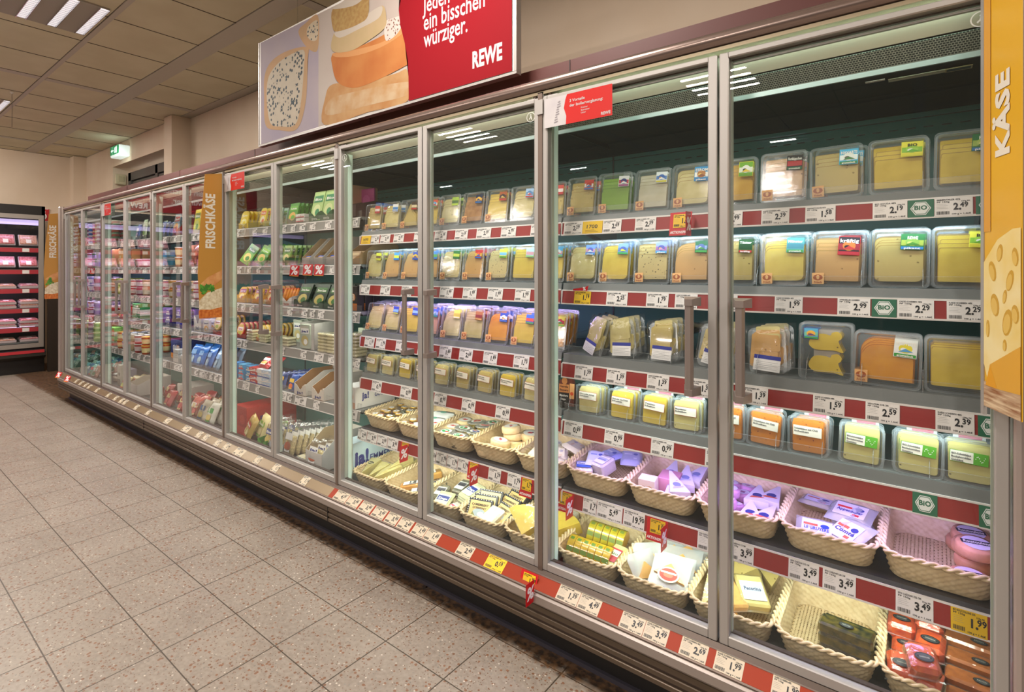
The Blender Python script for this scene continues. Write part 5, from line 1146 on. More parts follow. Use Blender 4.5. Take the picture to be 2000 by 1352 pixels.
for u, v, z, rz, rx in ((-.075, -.12, .02, .1, .3), (-.07, -.03, .02, 0, .1), (-.03, -.12, .01, -.2, .2), (-.07, .06, .02, .05, .1), (-.02, -.02, .05, -.1, .2), (-.02, .07, .03, .1, .1), (-.03, -.14, .075, .3, .45), (-.08, .02, .06, 0, .1), (-.02, .05, .07, 0, .1)):
    ib(0, 5, 4, 'red_waxed_cheese', block(.062, .075, .05, 'b83410', 'd05a14', ('oval', 'CHEDDAR'), bev=.01), u, v, z, rz, rx, d='orange-red waxed cheese', cat='waxed cheese')
for q in range(4): ib(0, 5, 4, 'smoked_cheese_bar', block(.14, .052, .036, 'a85e22', '8e4a18', ('oval', 'RAUCH')), .08, -.13+.055*q, .014+.02*q, -.08, .1, d='brown smoked cheese bar', cat='smoked cheese')
# second bay, lower shelf of baskets
for q, (u, v, f) in enumerate(((-.075, -.11, 'b8502c'), (-.03, -.12, '6a7a4a'), (.02, -.1, 'b85a2c'), (-.08, -.05, 'c86a30'), (.045, -.05, 'c88030'), (-.04, -.05, '4a3c34'), (.0, -.02, '5a7038'), (-.075, .01, '6a3a2c'), (.05, .02, '5a6a38'), (-.02, .05, '4a5a34'), (.03, .08, '6a7a40'), (-.07, .08, '5a4a34'), (.07, -.12, 'b85030'), (.085, -.04, 'a85a2c'))):
    ib(1, 4, 0, 'condiment_jar', jar(.022, .055, f), u, v, .01, q, d='small gold-lidded glass jar', cat='jar')
for q, (u, v) in enumerate(((-.09, -.12), (-.085, -.06), (-.09, .0), (.07, .1), (.02, .11))): ib(1, 4, 1, 'condiment_jar', jar(.022, .05, 'b8602c'), u, v, .01, q, d='small gold-lidded glass jar', cat='jar')
for q in range(3): ib(1, 4, 1, 'fresh_cheese_tray', [('tray_body', MB().pillow(.13, .05, .08, mat('moulded_white', H('dfe4e2'), .4), q, 8, 8, .1, .3).mesh('tray_body')), ('label', MB().at(T(0, 0, .051)).disc(0, 0, .018, .014, P('7ac0a8')).mesh('label'))], .02, -.08+.075*q, .012+.008*q, .2, d='white moulded tray with green label', cat='cheese tray')
ib(1, 4, 1, 'round_cheese_tub', wheel(.042, .036, 'd8d0a8', ('f0efe8', 'c83a3a', '2e8a4a')), .07, -.05, .03, 0, d='round white-lidded tub', cat='tub')
ib(1, 4, 2, 'round_cheese_tub', wheel(.045, .04, 'dcc898', ('f0efe8', 'c83a3a', 'c86a4a')), -.085, -.02, .02, 0, d='white-lidded round cheese', cat='tub'); ib(1, 4, 2, 'round_cheese_tub', wheel(.045, .036, 'dcc898', ('f0efe8', 'c83a3a', 'c86a4a')), -.08, .07, .03, 0, d='white-lidded round cheese at back', cat='tub')
for q, (u, v, c, z) in enumerate(((-.06, -.1, '2e9a5a', .01), (.025, -.11, '2e9a5a', .01), (-.01, -.03, '3a9a5a', .015), (.07, -.04, '2a3a8a', .015), (.07, .04, 'c8402c', .02), (.0, .07, 'd85a2c', .02), (.08, .1, '3a8a4a', .02))): ib(1, 4, 2, 'cube_cheese_tub', tub(.047, .05, c, 'c84a3a', q), u, v, z, q, d='clear tub of cheese cubes', cat='tub')
for q, (u, v, z) in enumerate(((-.055, -.11, .01), (.0, -.07, .01), (-.005, -.075, .043), (.01, .02, .012), (.005, .02, .045), (.0, .018, .078), (.07, .06, .012), (.07, .065, .045))): ib(1, 4, 3, 'soft_round_cheese', wheel(.045, .032, 'ddc49a', ('f2efe8', 'c8505a', '3a4a6a') if z > .04 or q == 0 else ('f2efe8', 'c8505a', '3a4a6a')), u, v, z, q, .05, d='white-topped round soft cheese', cat='round cheese')
for q, (u, v, z) in enumerate(((.045, -.12, .012), (.06, -.05, .018))): ib(1, 4, 3, 'butter_block', block(.085, .065, .022, 'e8e0a8', 'e4da9c', None, False), u, v, z, -.2, .06, d='pale yellow flat block', cat='cheese block')
for q, (u, v) in enumerate(((-.05, -.08), (.03, -.05), (-.03, .04), (.06, .06), (.07, -.1))): ib(1, 4, 4, 'wrapped_cheese', flat_pack(.09, .1, .035, 'dcd0c8', '', ('d8b8a8', 'a8a0b8'), 'foil', q), u, v, .015+.01*(q % 2), .5*q, .2, d='creased cream-coloured wrapped cheese', cat='wrapped cheese')
# second bay, bottom baskets
for q, (u, v, rz, z, lb) in enumerate(((-.07, -.13, .25, .03, 1), (-.03, -.12, .1, .015, 0), (.0, -.11, -.0, .01, 0), (.04, -.12, -.15, .03, 0), (.05, -.04, -.1, .05, 1), (.08, -.02, .1, .03, 0))):
    ib(1, 5, 0, 'hard_cheese_wedge', wedge(.15, 26, .035, 'b89a60', 'pale', True, ('c8bc80', '1c1c18', 'Regg', 'd8d0a0') if lb else None), u, v, z, rz, .15, d='long pale hard-cheese wedge', cat='cheese wedge')
ib(1, 5, 1, 'wax_cheese_wedge', block(.05, .13, .035, 'd8923c', 'e0a850', ('e8e4dc', 'Alt', '3a3a3a', 'e8e4dc')), -.04, -.11, .025, -.9, .1, d='orange waxed wedge, white label', cat='cheese wedge')
for q, (u, v, rz) in enumerate(((.03, -.12, -.9), (.06, -.03, -.6))): ib(1, 5, 1, 'grey_rind_wedge', block(.05, .11, .03, '5c5a48', '8a8468', ('e4e4e0', 'Ziege', '5a5a60', '2a2a3a')), u, v, .02, rz, .1, d='grey-green rinded wedge', cat='cheese wedge')
ib(1, 5, 1, 'wax_cheese_wedge', block(.05, .12, .035, 'd8a04a', 'e0a850', ('e8e4dc', 'Alt', '3a3a3a', 'e8e4dc')), -.03, .02, .03, -.7, .1, d='amber wedge behind', cat='cheese wedge')
for q, (u, v, rz) in enumerate(((-.07, -.08, .3), (-.03, .02, .1))): ib(1, 5, 2, 'grey_rind_wedge', block(.06, .11, .03, '6a6854', '9a9478', ('e4e4e0', 'Schaf', '5a5a60', '2a2a3a')), u, v, .02, rz, .1, d='grey-green rinded wedge', cat='cheese wedge')
for q, (u, v, rz, z) in enumerate(((-.02, -.13, .2, .02), (.05, -.03, -.3, .04), (.055, -.03, -.3, .052), (.05, -.035, -.3, .028))): ib(1, 5, 2, 'slice_packet', boxx(.1, .085, .012, 'd8dca8', 'c8cc90') if q > 3 else block(.085, .115, .014, 'dfe0b0', None, ('dfe4c8', 'Ziege', '2a3a8a', 'e8e8e4')), u, v, z, rz, .25, d='flat yellow packet with blue print', cat='cheese packet')
ib(1, 5, 2, 'slice_packet', block(.08, .1, .012, 'e2dccb', None, ('ece4e0', 'Brie', 'd04a6a', 'f0e8e8')), .03, -.14, .014, -.3, .1, d='cream packet with pink writing', cat='cheese packet')
@cached
def blackbox(wd):
    p = MB().at(T(0, 0, .0145)); p.rect(-.048, -.044, .048, .044, P('d8b878')); p.disc(.0, -.01, .03, .02, P('a8b8c0'), .0003).disc(.01, -.014, .016, .011, P('e8e4dc'), .0006).poly([(-.04, -.04), (-.01, -.03), (-.03, -.005)], P('8a8a50'), .0005)
    p.text(wd[0], 0, .022, .014, P('2a241c'), .0008, 1, center=True, fit=.08).text(wd[1], 0, .008, .012, P('2a241c'), .0008, 1, center=True, fit=.066)
    for q in range(9): p.disc(-.048+.012*q, .051, .002, .002, P('e4e4e0'), .0002, 6).disc(-.053, -.04+.01*q, .002, .002, P('e4e4e0'), .0002, 6)
    return [('box_body', MB().box(-.056, .056, -.054, .054, 0, .014, P('1c1e24')).mesh('box_body')), ('printed_picture', p.mesh('printed_picture'))]
for q in range(3): ib(1, 5, 3, 'soft_cheese_box', blackbox(('CAMEMBERT', "D'ISIGNY")), -.05+.004*q, -.085+.034*q, .055+.008*q, .3, .75, d='black dotted box, left row', cat='cheese box')
for q in range(3): ib(1, 5, 3, 'soft_cheese_box', blackbox(('CAMEMBERT', "D'ISIGNY")), .045+.008*q, .0+.045*q, .062+.006*q, -.25, .6, d='black dotted box, middle row', cat='cheese box')
for q in range(1): ib(1, 5, 3, 'soft_cheese_box', blackbox(('CAMEMBERT', "D'ISIGNY")), .055, -.06, .055, -.35, .5, d='black dotted box, right front', cat='cheese box')
ib(1, 5, 3, 'cream_wedge', block(.08, .1, .03, 'ece4cc', None, None, True, None, .008), .02, -.135, .03, -.2, .35, d='smooth cream-coloured wedge in front', cat='cheese wedge')
ib(1, 5, 4, 'gouda_wedge', wedge(.13, 85, .04, 'd8a838', 'yellow', True), -.02, -.15, .05, .2, .6, d='large pale yellow Gouda wedge', cat='cheese wedge')
ib(1, 5, 4, 'gouda_wedge', wedge(.13, 60, .05, 'd8a838', 'yellow', True), .06, -.06, .02, -.3, .3, d='Gouda wedge behind the large one', cat='cheese wedge')
ib(1, 5, 4, 'cream_wedge', block(.08, .1, .03, 'ece4cc'), .02, .06, .02, -.2, .2, d='small cream wedge at back', cat='cheese wedge')
# ------------------------------------------------------------------ third to farthest bay: cartons, bags, cups, boxes
YG = .16
def row(b, s, name, parts, px, n=1, dx=0, dy=.03, dz=0, lean=0, rz=0, ry=0, y=None, z=0, d='', cat='', c=0):
    x = X(px, YG)
    for k in range(n):
        put(name, parts, (x+dx*k, (y if y is not None else YG-.01)+dy*k, zs(b, s)+.001+z+dz*k), (-lean, ry, rz+R.uniform(-.03, .03)), d, cat, (b, s), c, k)
KT = 'cardboard tray'
# third bay, top shelf
yel = card_pack(.1, .125, .012, 'e8cc28', 'f0d840', 'f0e8a0', 'Maslinger', True)
row(2, 0, 'display_carton', carton(.13, .26, .04, .05, 'e4c62c', 'c8a020', 'Scheiben', '6a4a18'), 478, d='yellow display carton', cat='carton')
row(2, 0, 'cheese_packet', yel, 476, 7, .004, .028, .001, .25, z=.006, d='yellow slice packet in carton', cat='cheese packet')
row(2, 0, 'display_carton', carton(.09, .26, .04, .05, 'e4c62c', 'c8a020', 'Scheiben', '6a4a18'), 513, d='yellow display carton', cat='carton')
row(2, 0, 'cheese_packet', card_pack(.078, .125, .012, 'e8cc28', 'e06a28', 'f0e4c8', 'Wolke', True), 513, 5, .004, .03, .001, .2, z=.006, d='yellow-orange packet', cat='cheese packet')
row(2, 0, 'cheese_packet', card_pack(.07, .12, .012, 'a8ccc0', '5aa048', 'e8e8d8', 'frisch'), 533, 4, .003, .04, .001, .2, z=.006, d='pale green-blue packet', cat='cheese packet')
grn = card_pack(.1, .135, .014, '4a9a34', '6ab83c', 'e8b458', 'Leicht', False)
row(2, 0, 'display_carton', carton(.115, .26, .035, .06, '3a4a38', '2a3a2a'), 573, d='dark green display carton', cat='carton'); row(2, 0, 'cheese_packet', grn, 570, 7, .006, .028, .001, .28, z=.005, d='green and orange packet', cat='cheese packet')
for k in range(2): row(2, 0, 'small_tray', boxx(.09, .07, .024, 'dcdcd4', 'b83a40', 'Pur'), 592, z=.003+.026*k, y=.135, d='flat white-red tray', cat='tray')
bio = card_pack(.11, .185, .014, 'b8d488', '2e8a58', 'dce4a8', 'Bio')
for px in (617, 640):
    row(2, 0, 'display_carton', carton(.118, .3, .06, .075, '2e5a34', '2a4a2e', 'REWE Bio', 'e8ece0'), px, d='dark green REWE Bio carton', cat='carton'); row(2, 0, 'cheese_packet', bio, px, 7, .005, .03, .001, .24, z=.006, d='pale green Bio packet', cat='cheese packet')
row(2, 0, 'back_card_carton', boxx(.04, .3, .21, 'e0b48a', 'd8408a', 'Eis'), 660, d='pink and tan carton on edge', cat='carton')
row(2, 0, 'display_carton', carton(.12, .3, .07, .1, '4a2a24', '3a2420', 'ROCKET', 'f0e8e0', False), 690, y=.13, d='dark brown carton with red name', cat='carton')
put('magenta_card', boxx(.2, .012, .15, 'a83a78', 'c05a98'), (X(704, .3), .32, zs(2, 0)+.04), (0, 0, 0), 'magenta display card behind the brown carton', 'card', (2, 0), 0, 0)
# blue bags at the joint of second and third bay
for k in range(3): put('blue_cheese_bag', bag(.12, .17, .03, '2a6ac0', '8ac0e8', 'e8e0b0', 'Feta', k), (X(722, .2)+.008*k, .22+.04*k, RAILS[1][0][2]+.01), (-.3, .15, -.1), 'blue and white cheese bag', 'bag', (1, 0), 0, k)
# second shelf
lg = card_pack(.11, .15, .012, '6ab03c', '3a8a3c', 'e8d878', 'Salz', False)
row(2, 1, 'cheese_packet', lg, 480, 1, z=.02, lean=.5, ry=.35, y=.14, d='green packet leaning askew', cat='cheese packet'); row(2, 1, 'cheese_packet', card_pack(.11, .14, .012, '4a8a34', '8ac050', 'e0c878', 'Light'), 506, 6, .012, .03, .002, .45, ry=.3, z=.012, d='tilted green packet', cat='cheese packet')
row(2, 1, 'display_carton', carton(.1, .24, .05, .07, '3a5a34', '2a3a2a'), 558, d='low green carton', cat='carton'); row(2, 1, 'cheese_packet', card_pack(.09, .13, .012, '7a9a48', '3a6a30', 'd8cc90', 'Kraut'), 558, 6, .004, .032, .001, .25, z=.004, d='dull green packet', cat='cheese packet')
for px in (600, 624, 648):
    row(2, 1, 'sloping_carton', carton(.088, .3, .045, .17, 'a8a098', '9a7a50', '', 'ffffff', False), px, d='tall sloping grey carton', cat='carton'); row(2, 1, 'snack_cheese', card_pack(.07, .06, .014, '2a48a0', 'e0a850', 'e8e0c8'), px, 5, .002, .04, .002, .5, z=.004, d='blue snack packet in carton', cat='cheese packet')
row(2, 1, 'sloping_carton', carton(.13, .3, .05, .13, 'b08858', 'a07848'), 690, d='brown cardboard tray at right end', cat='carton')
row(2, 1, 'snack_cheese', card_pack(.1, .07, .014, 'a88458', 'c8a878', 'b8946a'), 690, 4, 0, .05, .003, .4, z=.01, d='brown packet in tray', cat='cheese packet')
# third shelf
ov = card_pack(.1, .11, .012, 'd8b048', 'a85a8a', 'e8dca0', 'Ziegler', True)
for px in (472, 503): row(2, 2, 'display_carton', carton(.125, .28, .055, .07, 'e0a83c', 'c88a30'), px, d='amber display carton', cat='carton'); row(2, 2, 'cheese_packet', ov, px, 7, .002, .033, .001, .3, z=.006, d='yellow-purple oval packet', cat='cheese packet')
row(2, 2, 'display_carton', carton(.09, .28, .045, .06, 'c87a3c', 'a86a30'), 528, d='small orange carton', cat='carton'); row(2, 2, 'cheese_packet', card_pack(.08, .12, .012, 'b8843c', 'c03a30', 'e8d0a0', 'Brot', True), 528, 5, .002, .035, .001, .25, z=.006, d='ochre-red oval packet', cat='cheese packet')
row(2, 2, 'display_carton', carton(.12, .25, .06, .08, 'dcd8d4', 'b8b0a8', 'Rondini', 'c02a30'), 562, d='white-red carton of orange sticks', cat='carton'); row(2, 2, 'orange_cheese_stick', cup(.012, .11, 'e09030', 'c85a20'), 553, 6, .016, .012, 0, .4, z=.01, d='orange cheese stick', cat='cheese stick')
dg = card_pack(.13, .15, .014, '24382a', '3a6a30', 'b8a860', 'Ziegen Kaese')
for px in (588, 620, 648): row(2, 2, 'display_carton', carton(.13, .26, .045, .065, '2e4a30', '2a3a2a', 'Bio'), px, d='dark green carton', cat='carton'); row(2, 2, 'cheese_packet', dg, px, 5, .003, .035, .002, .42, z=.006, d='dark green leaning packet', cat='cheese packet')
row(2, 2, 'grill_cheese_box', boxx(.11, .05, .14, '2a2420', 'c8742c', 'R\u00dcCKER', 'f0e4d0'), 688, 3, 0, .06, d='black box with mountain picture', cat='box')
# fourth shelf
dk_ = lambda c1, c2: [('disc_pack', MB().at(T(0, 0, .055) @ RX(PI/2)).lathe([(0, -.014), (.05, -.014), (.055, -.01), (.055, -.002), (.05, 0), (0, 0)], mat('discpack_'+c1, H(c1), .4), 20).mesh('disc_pack')), ('round_print', MB().at(T(0, -.0008, .055) @ UP).disc(0, 0, .047, .047, P(c2), 0, 20).rect(-.035, -.005, .035, .02, P('ece4dc'), .0004).text('Gerber', 0, 0, .018, P('a82020'), .0007, 1, center=True, fit=.06).disc(0, -.025, .02, .012, P('a8b850'), .0004).mesh('round_print'))]
D1 = dk_('b83428', 'd8b45a'); D2 = dk_('c8a038', 'e0cc90')
row(2, 3, 'display_carton', carton(.13, .3, .035, .06, 'b83024', '8a2a20'), 473, d='red carton of round cheeses', cat='carton'); row(2, 3, 'round_cheese_packet', D1, 468, 8, .006, .03, .001, .3, z=.004, d='red and yellow round packet', cat='round packet')
row(2, 3, 'display_carton', carton(.13, .3, .035, .06, 'd8702c', '8a2a20'), 508, d='orange carton of round cheeses', cat='carton'); row(2, 3, 'round_cheese_packet', D2, 508, 8, .006, .03, .001, .3, z=.004, d='cream and gold round packet', cat='round packet')
bs = block(.085, .07, .018, 'dfd8b0', 'e4dcb8', None, True)
for px, n in ((497, 4), (522, 4), (547, 3), (565, 3)): 
    for k in range(n): row(2, 3, 'stacked_slice_tray', bs, px, z=.019*k, y=.12, d='flat cream slice tray', cat='slice tray')
row(2, 3, 'display_carton', carton(.15, .3, .16, .17, 'c8c4c0', 'a8a49c', '', '26317a', False), 605, y=.14, d='white carton with ja! packs', cat='carton')
row(2, 3, 'cheese_packet', card_pack(.1, .145, .02, 'b8c0b0', 'f2f2ec', 'c8b880', 'ja!'), 604, 1, y=.128, z=.006, d='ja! packet at carton front', cat='cheese packet')
row(2, 3, 'cheese_packet', card_pack(.1, .15, .02, 'b8c0b0', 'f2f2ec', 'c8b880', 'ja!'), 545, 3, dy=.05, y=.3, d='ja! packet standing at back', cat='cheese packet')
for px, n in ((640, 6), (652, 6), (694, 7)):
    for k in range(n): row(2, 3, 'stacked_slice_tray', block(.1, .09, .018, 'd8cc98', 'e4dcb8', None, True), px, z=.019*k, y=.12, d='flat cream slice tray, tall stack', cat='slice tray')
row(2, 3, 'cheese_packet', card_pack(.11, .15, .02, 'b8c0b0', 'f2f2ec', 'd87060', 'ja!'), 690, 3, dy=.05, y=.24, d='ja! packet behind tall stack', cat='cheese packet')
# fifth shelf
for px, c, c2, w_ in ((463, '3a8ac8', 'e8c040', 'Mini'), (478, '5ab0dc', 'e84a3a', 'Kiri'), (493, '3a9ad0', 'f0e8d8', 'Milch')):
    for k in range(3): row(2, 4, 'snack_box', boxx(.07, .08, .035, c, c2, w_), px, z=.036*k, y=.13, d='small blue snack box', cat='box')
for px, c in ((505, 'c83a34'), (520, 'd8d8d8'), (530, 'b8c8d8')):
    for k in range(4): row(2, 4, 'snack_box', boxx(.09, .09, .026, c, 'f0e8e0' if k % 2 else '3a5aa8', 'Toast'), px, z=.027*k, y=.12, rz=.2*(k % 2), d='flat red or white box', cat='box')
row(2, 4, 'red_bag', bag(.13, .1, .04, 'b82c30', 'f0e4e0', 'e8b04a', 'Babybel', 3), 516, 2, .02, .05, z=.11, lean=.9, d='red-white bag lying on boxes', cat='bag')
row(2, 4, 'snack_bag', bag(.08, .11, .03, '24407a', 'e0b040', 'd84a30', '', 4), 552, 7, .008, .035, 0, .3, d='navy snack bag', cat='bag'); row(2, 4, 'snack_bag', bag(.08, .11, .03, '2a58a8', 'e8c040', 'e07030', '', 5), 572, 7, .008, .035, 0, .3, d='bright blue snack bag', cat='bag')
for px in (595, 630): row(2, 4, 'tall_carton', carton(.118, .3, .07, .14, 'd8d0c4', 'a87a48', 'ja!', '26317a'), px, y=.125, d='white-brown ja! carton', cat='carton'); row(2, 4, 'cheese_bar', block(.05, .09, .022, 'd8b090', 'e0c8a8', ('ece0d0', 'ja!', 'f0e8e0', '26317a')), px, 3, .004, .09, .0, z=.006, d='small wrapped cheese bar', cat='cheese bar'); row(2, 4, 'cheese_bar', block(.05, .09, .022, 'd8b090', 'e0c8a8', ('ece0d0', 'ja!', 'f0e8e0', '26317a')), px+1, 2, .004, .09, .0, z=.03, d='small wrapped cheese bar, upper layer', cat='cheese bar')
row(2, 4, 'tall_carton', boxx(.12, .3, .12, 'e4e0da', 'd8a890', 'ja!', '26317a', [('ja!', .05, 1.5, .05), ('GOUDA', .03, .5, .14)]), 690, y=.125, d='white-blue printed carton at bay end', cat='carton')
# floor of the third bay
put('promotion_carton', boxx(.17, .4, .2, 'b4281f', 'c83a2c', '', 'f2efe8', [('Frisch', .06, 1, .1)]), (X(478, .12)-.06, .12, DECK), (0, 0, 0), 'large red carton on the bay floor', 'carton', (2, 5), 0, 0)
for k in range(4): put('cheese_snack_bag', bag(.12, .17, .05, ('c8a858', 'd8c890', '7a8a50', 'b8c080')[k], ('c83a30', '8ab04a')[k % 2], 'e8d8a0', 'Snack', k, k > 1), (X(482+10*k, .1)+.01*k, .1+.05*k, DECK+.004), (-.35, .3-.15*k, .2*k-.3), 'patterned snack bag', 'bag', (2, 5), k, 0)
row(2, 5, 'display_carton', carton(.1, .3, .05, .06, '4aa030', '3a8a28'), 535, y=.07, d='bright green carton', cat='carton')
row(2, 5, 'grated_cheese_bag', bag(.12, .16, .04, '8a9ac0', '3a4a8a', 'd8c070', 'fine', 2, True), 540, 4, .01, .05, 0, .3, y=.1, d='grated cheese bag, blue label', cat='bag')
jb = bag(.13, .2, .04, 'd8dcd8', 'f2f2ec', 'd8a060', 'ja!', 7, True, 'e0cc90'); jc = bag(.12, .19, .04, 'd8dcd8', 'f2f2ec', 'b85a38', '', 8, True, 'e0cc90')
row(2, 5, 'display_carton', carton(.15, .3, .07, .09, 'b8c0c4', 'a8a8a4', 'ja!', '26317a'), 565, y=.06, d='grey-white carton of ja! bags', cat='carton')
row(2, 5, 'grated_cheese_bag', jb, 556, 2, .02, .03, 0, .25, y=.08, z=.01, d='ja! grated cheese bag', cat='bag'); row(2, 5, 'grated_cheese_bag', jc, 585, 8, .014, .032, .001, .25, y=.08, z=.01, d='red-printed grated cheese bag', cat='bag')
row(2, 5, 'display_carton', carton(.16, .3, .1, .2, 'd0ccc4', 'b8a078', '', '26317a', False), 640, y=.06, d='open white carton at bay end', cat='carton'); row(2, 5, 'grated_cheese_bag', bag(.13, .15, .05, 'd8dcd8', 'f2f2ec', 'b85a38', 'ja!', 9, True, 'dcc880'), 636, 3, .01, .05, 0, .3, y=.075, z=.01, d='ja! bag in open carton', cat='bag')
row(2, 5, 'flat_film_pack', flat_pack(.14, .12, .03, 'e4dcc0', '', ('d8cc90', 'c8b870'), 'milky', 4), 612, y=.11, d='flat film pack on bay floor', cat='film pack')
put('emmentaler_carton', boxx(.1, .36, .21, 'b8ccd4', 'c8c0a0', '', '26317a', [('ja!', .1, 2, .045), ('EMMENTALER', .05, .2, .15)]), (BX[1]-.062, .055, DECK), (0, 0, 0), 'pale blue carton reading ja! EMMENTALER on its side', 'carton', (2, 5), 9, 0)

# fourth bay
teal = carton(.12, .3, .1, .14, '9ac4c4', '7aa0a0'); 
row(3, 0, 'display_carton', teal, 303, d='teal carton', cat='carton'); row(3, 0, 'sachet', bag(.1, .14, .02, '2a4a9a', 'e8e8e0', 'a8c870', '', 1), 318, 6, .006, .03, 0, .2, d='blue sachet', cat='sachet')
row(3, 0, 'display_carton', carton(.12, .3, .06, .16, 'c02c2a', 'a02020'), 345, d='red display carton', cat='carton'); row(3, 0, 'cheese_packet', card_pack(.11, .185, .014, '8a9aa8', 'c03a30', 'e8a040', 'Burli'), 343, 4, .004, .05, 0, .2, z=.01, d='grey-red upright packet', cat='cheese packet')
row(3, 0, 'cheese_packet', card_pack(.11, .2, .03, 'e0d028', '4a8a30', 'c8c870', 'Grana'), 384, 3, .03, .05, 0, .15, d='tall yellow packet', cat='cheese packet')
for px in (322, 338): 
    for k in range(2): row(3, 1, 'fresh_cheese_cup', cup(.045, .07, 'c8dce0' if k else 'b8d8e8', 'd8e4e8', '5ab0d8'), px, 4, dy=.09, z=.072*k, d='pale blue cup', cat='cup')
row(3, 1, 'display_carton', carton(.1, .3, .13, .15, 'c03030', 'a02828', '', 'ffffff', False), 312, y=.18, d='red carton behind cups', cat='carton')
for k in range(2): row(3, 1, 'fresh_cheese_cup', cup(.04, .08, 'e08a48', 'e8e0d8', 'f0d8a0'), 354, 4, dy=.08, z=.082*k, d='orange cup', cat='cup')
row(3, 1, 'display_carton', carton(.11, .3, .17, .19, 'd8906a', 'b07050', '', 'fff', False), 370, d='tall orange-pink carton', cat='carton'); row(3, 1, 'salami_pack', bag(.1, .17, .04, '8a4030', 'b86a50', 'a05040', '', 3), 388, 4, .004, .05, 0, .1, d='brown-red meat snack bag', cat='bag')
def cups(b, s, pxs, cs, n, r_=.04, h_=.07, lev=2, d='cup'):
    for i, px in enumerate(pxs):
        c = cs[i % len(cs)]
        for k in range(lev): row(b, s, 'stacked_dessert_cup' if lev > 2 else 'fresh_cheese_cup', cup(r_, h_, c[0], c[1], c[2]), px, n, dy=2.1*r_, z=(h_+.002)*k, d=c[3]+' '+d, cat='cup')
cups(3, 2, (310, 325, 341, 357, 374, 390), [('e8d8a0', 'e0c040', 'e8e0c8', 'yellow'), ('c86a7a', 'ece0e0', 'f0e4e4', 'pink'), ('d8b060', 'e8a040', 'f0e8d0', 'amber'), ('e8dce8', 'b89ad0', '9a7ac0', 'lilac')], 3)
for px in (312, 330, 350):
    for k in range(3): row(3, 3, 'fresh_cheese_carton', boxx(.075, .1, .05, '4a48a8' if k < 2 else '9a7ac0', 'e8e4f0', 'Milka' if k < 0 else 'Cream'), px, 2, dy=.12, z=.051*k, d='blue-violet small carton', cat='carton')
row(3, 3, 'display_carton', carton(.13, .3, .12, .14, 'd8d4cc', 'b0a898', 'ja!', '26317a'), 388, d='white ja! carton', cat='carton'); row(3, 3, 'round_cheese_packet', D2, 425, 6, .004, .035, 0, .2, z=.03, d='gold round packet', cat='round packet'); row(3, 3, 'display_carton', carton(.12, .3, .03, .05, 'c83a30', 'a03028'), 425, d='low red carton', cat='carton')
row(3, 3, 'cheese_packet', card_pack(.09, .1, .02, 'ece8e0', 'f2f2ec', 'e8b060', 'ja!'), 405, 3, dy=.05, d='white ja! packet', cat='cheese packet')
row(3, 4, 'printed_carton', boxx(.24, .2, .17, '1e2c6a', 'e08a2c', 'GR\u00dcNL\u00c4NDER', 'e8e8ec'), 335, y=.2, d='navy-orange carton with white lettering', cat='carton')
for k in range(3): row(3, 4, 'curd_tub', boxx(.1, .1, .035, 'dcd8d0', 'c8c4c0'), 350, z=.037*k, y=.13, d='white rectangular tub', cat='tub')
for i, px in enumerate((378, 392, 408, 424)): row(3, 4, 'blue_tray_bag', bag(.1, .17, .045, '2a68b0' if i < 3 else '7a9ab0', '8ab0d8', 'a8c0c8', '', i), px, 3, .004, .08, 0, .4, rz=.15-.1*i, z=.01, d='bright blue bag', cat='bag')
row(3, 4, 'curd_tub', cup(.04, .08, 'e0dcd4', 'e8e8e4'), 366, 3, dy=.09, z=0, d='white round cup', cat='cup')
row(3, 5, 'printed_carton', boxx(.26, .2, .17, 'dcd8d0', 'e4e0d8', 'ja!', '26317a'), 345, y=.22, z=.0, d='white ja! carton', cat='carton')
for i, px in enumerate((318, 345, 372, 398)): row(3, 5, 'mesh_bag_cheese', bag(.115, .15, .06, 'a82c30' if i < 3 else '8a4a30', 'd8c890', 'c85a50', '', i), px, 3, .005, .1, 0, .5, rz=.1*i-.15, y=.08, z=.01, d='red mesh bag', cat='bag')
for i, px in enumerate((395, 412, 428)): row(3, 5, 'grated_cheese_bag', bag(.13, .17, .05, ('c85a48', 'c8c0a8', 'd8d8c8')[i], ('f0e8e0', '3a6a9a', '4a9a4a')[i], 'd8c070', '', i+3), px, 2, .0, .06, 0, .4, y=.08, d=('red-white', 'beige', 'white-green')[i]+' cheese bag', cat='bag')
# fifth bay
cups(4, 0, (213, 221, 229), [('d8e8d0', '4a9a50', 'c86a50', 'green-lidded'), ('e8e8e0', 'e0e4e0', 'd84a38', 'red-banded')], 2, .038, .042, 5)
row(4, 0, 'display_carton', carton(.2, .3, .12, .18, 'b8d8d0', '8ab0a8', '', 'fff', False), 250, d='pale teal carton', cat='carton'); row(4, 0, 'sachet', bag(.09, .15, .02, '2a58a8', 'e8e8e0', 'c8b8d8', '', 5), 270, 5, .01, .04, 0, .2, d='blue sachet', cat='sachet'); row(4, 0, 'sachet', bag(.09, .18, .02, 'c8d8b0', 'e8e8e0', '8ab060', '', 6), 284, 5, .01, .04, 0, .1, d='pale green sachet', cat='sachet')
for i, px in enumerate((213, 223, 236)): row(4, 1, 'drink_carton', boxx(.08, .08, .19, ('7a6ab0', 'd8a868', 'e8b060')[i], ('e08a5a', 'a8c850', 'f0e0a0')[i]), px, 3, dy=.1, d=('violet', 'peach', 'amber')[i]+' upright carton', cat='carton')
cups(4, 1, (252, 264, 276, 289), [('c8b8a0', 'b08a60', 'd8d0c0', 'brown'), ('e0dcd0', 'd0ccc4', '8a8a80', 'cream'), ('c85a58', 'ecd8d0', 'e8c8c0', 'red'), ('c03a40', 'e8e0d8', 'e8d8d0', 'crimson')], 3, .042, .075, 1)
